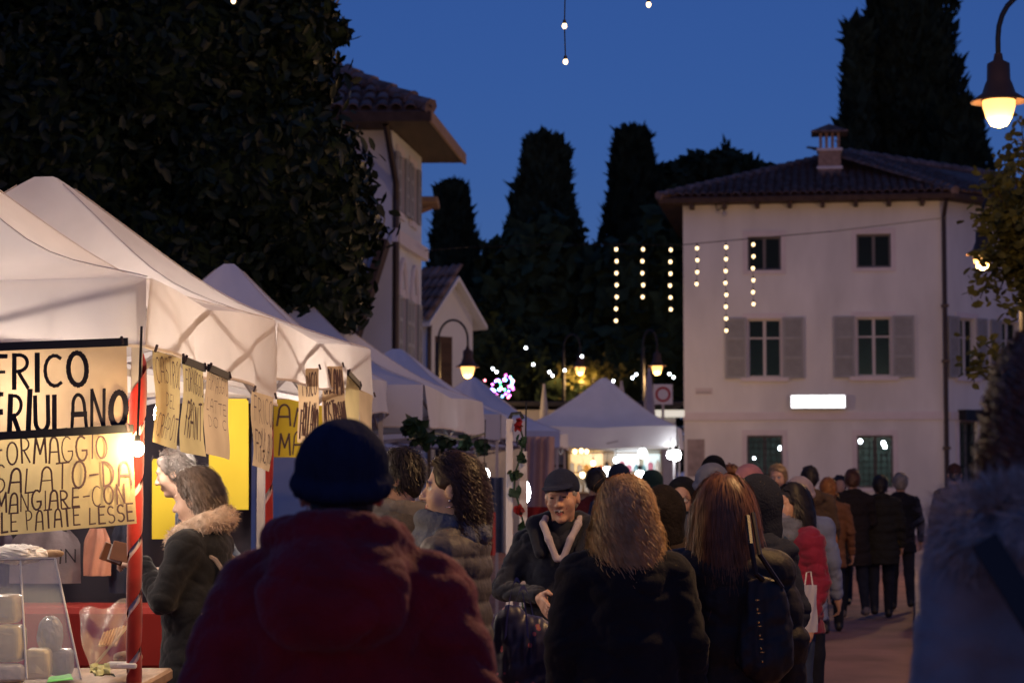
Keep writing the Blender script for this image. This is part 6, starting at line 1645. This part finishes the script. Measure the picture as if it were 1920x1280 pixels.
# --- crowd
CB = lambda n, c: coatm(n, c)
HB, HG, HO = hairm('black', (.02, .015, .012)), hairm('grey', (.22, .2, .18)), hairm('ginger', (.30, .12, .03))
far = [
    (1500, 14.6, 1.63, -20, 'person in pale blue jacket with pale bobble-free wool hat behind the crimson jacket', CB('pale blue', (.26, .30, .40)), dict(hat=('beanie', mat('cream knit', (.55, .42, .36), .95, .1, var=.15)), hair=('short', HB))),
    (1518, 22, 1.755, 6, 'person from behind in brown hooded parka with black hair near the house', CB('brown parka', (.10, .065, .04)), dict(hair=('short', HB), hood=[((0, -.12, 1.42), (.14, .08, .1))], stride=.12, bulk=1.15)),
    (1553, 23, 1.63, -10, 'person with ginger hair in rust jacket beside the brown parka', CB('rust', (.20, .09, .045)), dict(hair=('short', HO), stride=-.1)),
    (1598, 25, 1.735, 3, 'person walking away in dark knee-length coat and pale-soled shoes, arm in arm', CB('dark brown', (.022, .017, .015)), dict(hair=('short', hairm('auburn', (.09, .04, .02))), stride=.14, hem=.62, shoes=SHOEL, bulk=1.12, arms=('swing', 'fore'))),
    (1650, 25.2, 1.66, -4, 'person walking away in dark padded coat holding the arm of companion', CB('dark olive', (.022, .021, .017)), dict(hair=('short', HB), stride=-.13, hem=.66, bulk=1.12, legs=DENIM, puffer=.1)),
    (1688, 26.6, 1.69, -6, 'person walking away in black jacket with grey hair beside the couple', CB('black three', (.015, .015, .02)), dict(hair=('short', HG), stride=.12, hem=.74)),
    (1118, 18.2, 1.72, 2, 'person from behind in dark red jacket before the gift stall', CB('dark red', (.09, .015, .018)), dict(hair=('short', HB))),
    (1161, 17.4, 1.745, -8, 'person from behind in navy jacket and dark wool hat before the gift stall', CB('navy', (.02, .03, .07)), dict(hat=('beanie', K_nav), hair=('short', HB))),
    (1222, 18.0, 1.69, 12, 'person from behind in dark green hat and brown jacket before the gift stall', CB('umber', (.03, .024, .02)), dict(hat=('beanie', mat('green knit', (.02, .045, .04), .95, .1)), hair=('short', HB))),
    (1338, 16.2, 1.80, 0, 'tall person in black wool hat behind the chestnut-haired woman', CB('black four', (.014, .014, .017)), dict(hat=('beanie', mat('black knit', (.012, .012, .014), .95, .1)), hair=('short', HB))),
    (1334, 11.8, 1.705, 10, 'person in blue-grey wool hat close behind the chestnut-haired woman', CB('slate', (.05, .055, .075)), dict(hat=('beanie', mat('slate knit', (.13, .14, .20), .95, .1, var=.2)), hair=('short', HB))),
    (1369, 17.5, 1.74, -15, 'person with ginger hair behind the blue-grey wool hat', CB('tan', (.14, .09, .05)), dict(hair=('short', HO))),
    (1404, 14.0, 1.715, 5, 'person in dusty pink wool hat behind the big dark hat', CB('mauve', (.10, .06, .07)), dict(hat=('beanie', mat('pink knit', (.50, .22, .22), .95, .1, var=.15)), hair=('short', HB))),
    (1458, 20.0, 1.76, 165, 'person with sandy hair and dark coat facing the market', CB('dark grey', (.03, .03, .035)), dict(hair=('short', hairm('sandy', (.3, .2, .1))), face=True, h=.009)),
    (1575, 28, 1.66, 170, 'small distant person in blue-grey jacket by the house window', CB('steel', (.10, .13, .18)), dict(hair=('short', HB))),
    (1790, 25.5, 1.80, -8, 'person in brown cap and grey jacket near the house corner', CB('grey brown', (.09, .075, .07)), dict(hat=('cap', mat('brown cap', (.06, .03, .025), .9, .1)), hair=('short', HB), hyaw=180 * 0)),
    (1243, 10.4, 1.56, -12, 'person in dark brown hooded coat half hidden by the blonde hair', CB('dark umber', (.03, .02, .015)), dict(hat=('hood', mat('umber hood', (.014, .011, .010), .95, .1, var=.3, vscale=20, bump=.8, bscale=60)), bulk=1.15)),
    (1440, 13.6, 1.60, 20, 'person in dark coat between the big dark hat and crimson jacket', CB('coal', (.016, .016, .02)), dict(hair=('short', HB))),
]
for px, d, H, yaw, lab, c, kw in far:
    kw = dict(kw); kw.setdefault('h', .013); person(px, d, H, yaw, lab, c, **kw)
# ------------------------------------------------------------------ carried things
# dark handbag of the chestnut-haired woman
M_bag = mat('dark brown leather bag', (.02, .014, .011), .5, .35, var=.2, vscale=12)
M_gold = mat('brass fitting', (.7, .45, .15), .25, .6, metal=1)
hb = thing('handbag', 'dark leather shoulder handbag with brass fittings on the chestnut-haired woman', 'handbag', at(1440, 1150, 7.55))
s = SDF(.02); k7 = m_px(7.55); s.cone((-.02, 0, .10), .035, (-.03, 0, -.16), .06, 0, sc=(1.5, .8, 1)); s.ell((0, 0, -.15), (.085, .05, .10), 0, k=.03); s.ell((.04, 0, -.03), (.045, .035, .12), 0, k=.03)
sdf_part('pouch', s, .009, [M_bag], hb, lambda V, vm: .007 * wav(V * np.array([2, 2, .7]), 45, 4) + .003 * wav(V, 110, 6))
m = MB(); a = hb.location; m.tube([at(1402, 968, 7.62) - a, at(1408, 1020, 7.50) - a, at(1417, 1075, 7.5) - a, Vector((-.02, -.02, .12))], .010, 6); m.build('strap', M_bag, hb); m = MB(); m.tube([at(1412, 962, 7.66) - a, at(1425, 1040, 7.52) - a, Vector((.05, -.01, .09))], .009, 6); m.build('strap', M_bag, hb)
for i in range(5):
    m = MB(); m.lathe([(.004, 0), (.009, .0), (.009, .004), (.004, .004)], (-.045 + .004 * i, -.066, .05 - i * .045), 10); m.sphere((-.045 + .004 * i, -.07, .02 - i * .045), .005, 6, 5); m.build('brass_ring', M_gold, hb)
# white carrier bag of the woman in red
cb_ = thing('carrier_bag', 'white paper carrier bag held by the person in crimson jacket', 'bag', at(1516, 1140, 12.1), R(10))
m = MB(); k12 = m_px(12.5); w_, h_ = 17 * k12, 42 * k12
def cbag(s):
    def g(u, v):
        return Vector(((u - .5) * 2 * w_ * (1 - .1 * (1 - v)), s * .04 * math.sin(math.pi * u) * (.4 + .6 * v) + .008 * math.sin(u * 11 + v * 8), (.5 - v) * 2 * h_))
    return g
for s_ in (-1, 1): m.grid(cbag(s_), 10, 10)
m.build('bag_body', mat('white carrier', (.55, .55, .62), .7, .2, trans=.3, var=.06), cb_, smooth=True)
m = MB(); m.tube([(-.02, 0, h_), (-.01, 0, h_ + .07), (.015, 0, h_ + .075), (.025, 0, h_)], .004, 5); m.build('handle', M_paper, cb_)
# orange bag among the far walkers
ob_ = thing('carrier_bag', 'orange carrier bag carried beside the brown parka near the house', 'bag', at(1555, 1015, 21.5))
s = SDF(.02); s.ell((0, 0, 0), (.085, .06, .13), 0); s.ell((0, 0, .10), (.05, .04, .08), 0); sdf_part('bag_body', s, .014, [mat('orange carrier', (.45, .17, .03), .6)], ob_, lambda V, vm: .006 * wav(V, 40, 4))
m = MB(); m.tube([(-.03, 0, .15), (0, 0, .24), (.03, 0, .15)], .006, 5); m.build('handle', M_paper, ob_)
# big patterned shopping bag beside the curly haired woman
pb = thing('shopping_bag', 'large dark blue flower-patterned shopping bag with pale handles by the quilted jacket', 'bag', at(985, 1215, 8.3))
mt = bpy.data.materials.new('flower print'); mt.use_nodes = True; N_, L_ = mt.node_tree.nodes, mt.node_tree.links
tc = N_.new('ShaderNodeTexCoord'); vo = N_.new('ShaderNodeTexVoronoi'); vo.inputs['Scale'].default_value = 22; rp = N_.new('ShaderNodeValToRGB'); rp.color_ramp.interpolation = 'CONSTANT'
rp.color_ramp.elements[0].color = (.35, .14, .05, 1); rp.color_ramp.elements[1].position = .22; rp.color_ramp.elements[1].color = (.018, .016, .05, 1)
e_ = rp.color_ramp.elements.new(.12); e_.color = (.30, .06, .10, 1)
L_.new(tc.outputs['Object'], vo.inputs['Vector']); L_.new(vo.outputs[0], rp.inputs[0]); L_.new(rp.outputs[0], N_['Principled BSDF'].inputs[0]); N_['Principled BSDF'].inputs['Roughness'].default_value = .45
s = SDF(.03); s.ell((0, 0, -.08), (.13, .08, .2), 0); s.ell((-.05, 0, .05), (.08, .06, .12), 0); s.ell((.04, 0, .0), (.09, .07, .12), 0)
sdf_part('bag_body', s, .009, [mt], pb, lambda V, vm: .006 * wav(V * np.array([3, 3, 1]), 30, 4) + .003 * wav(V, 90, 4))
a = pb.location
for x0, x1, y0, d_ in ((948, 990, 1085, 8.22), (958, 1004, 1100, 8.36)):
    m = MB()
    def strap(u, v):
        p = at(x0 + (x1 - x0) * u, 1195 - (1195 - y0) * math.sin(math.pi * u) ** .7, d_) - a; return p + Vector((.010 * (v - .5) * (1 if u < .5 else -1) * 2 * abs(u - .5), 0, .016 * (v - .5)))
    m.grid(strap, 16, 1); m.grid(lambda u, v: strap(u, 1 - v) + Vector((0, .004, 0)), 16, 1); m.build('handle', mat('lilac webbing', (.16, .15, .26), .8), pb)
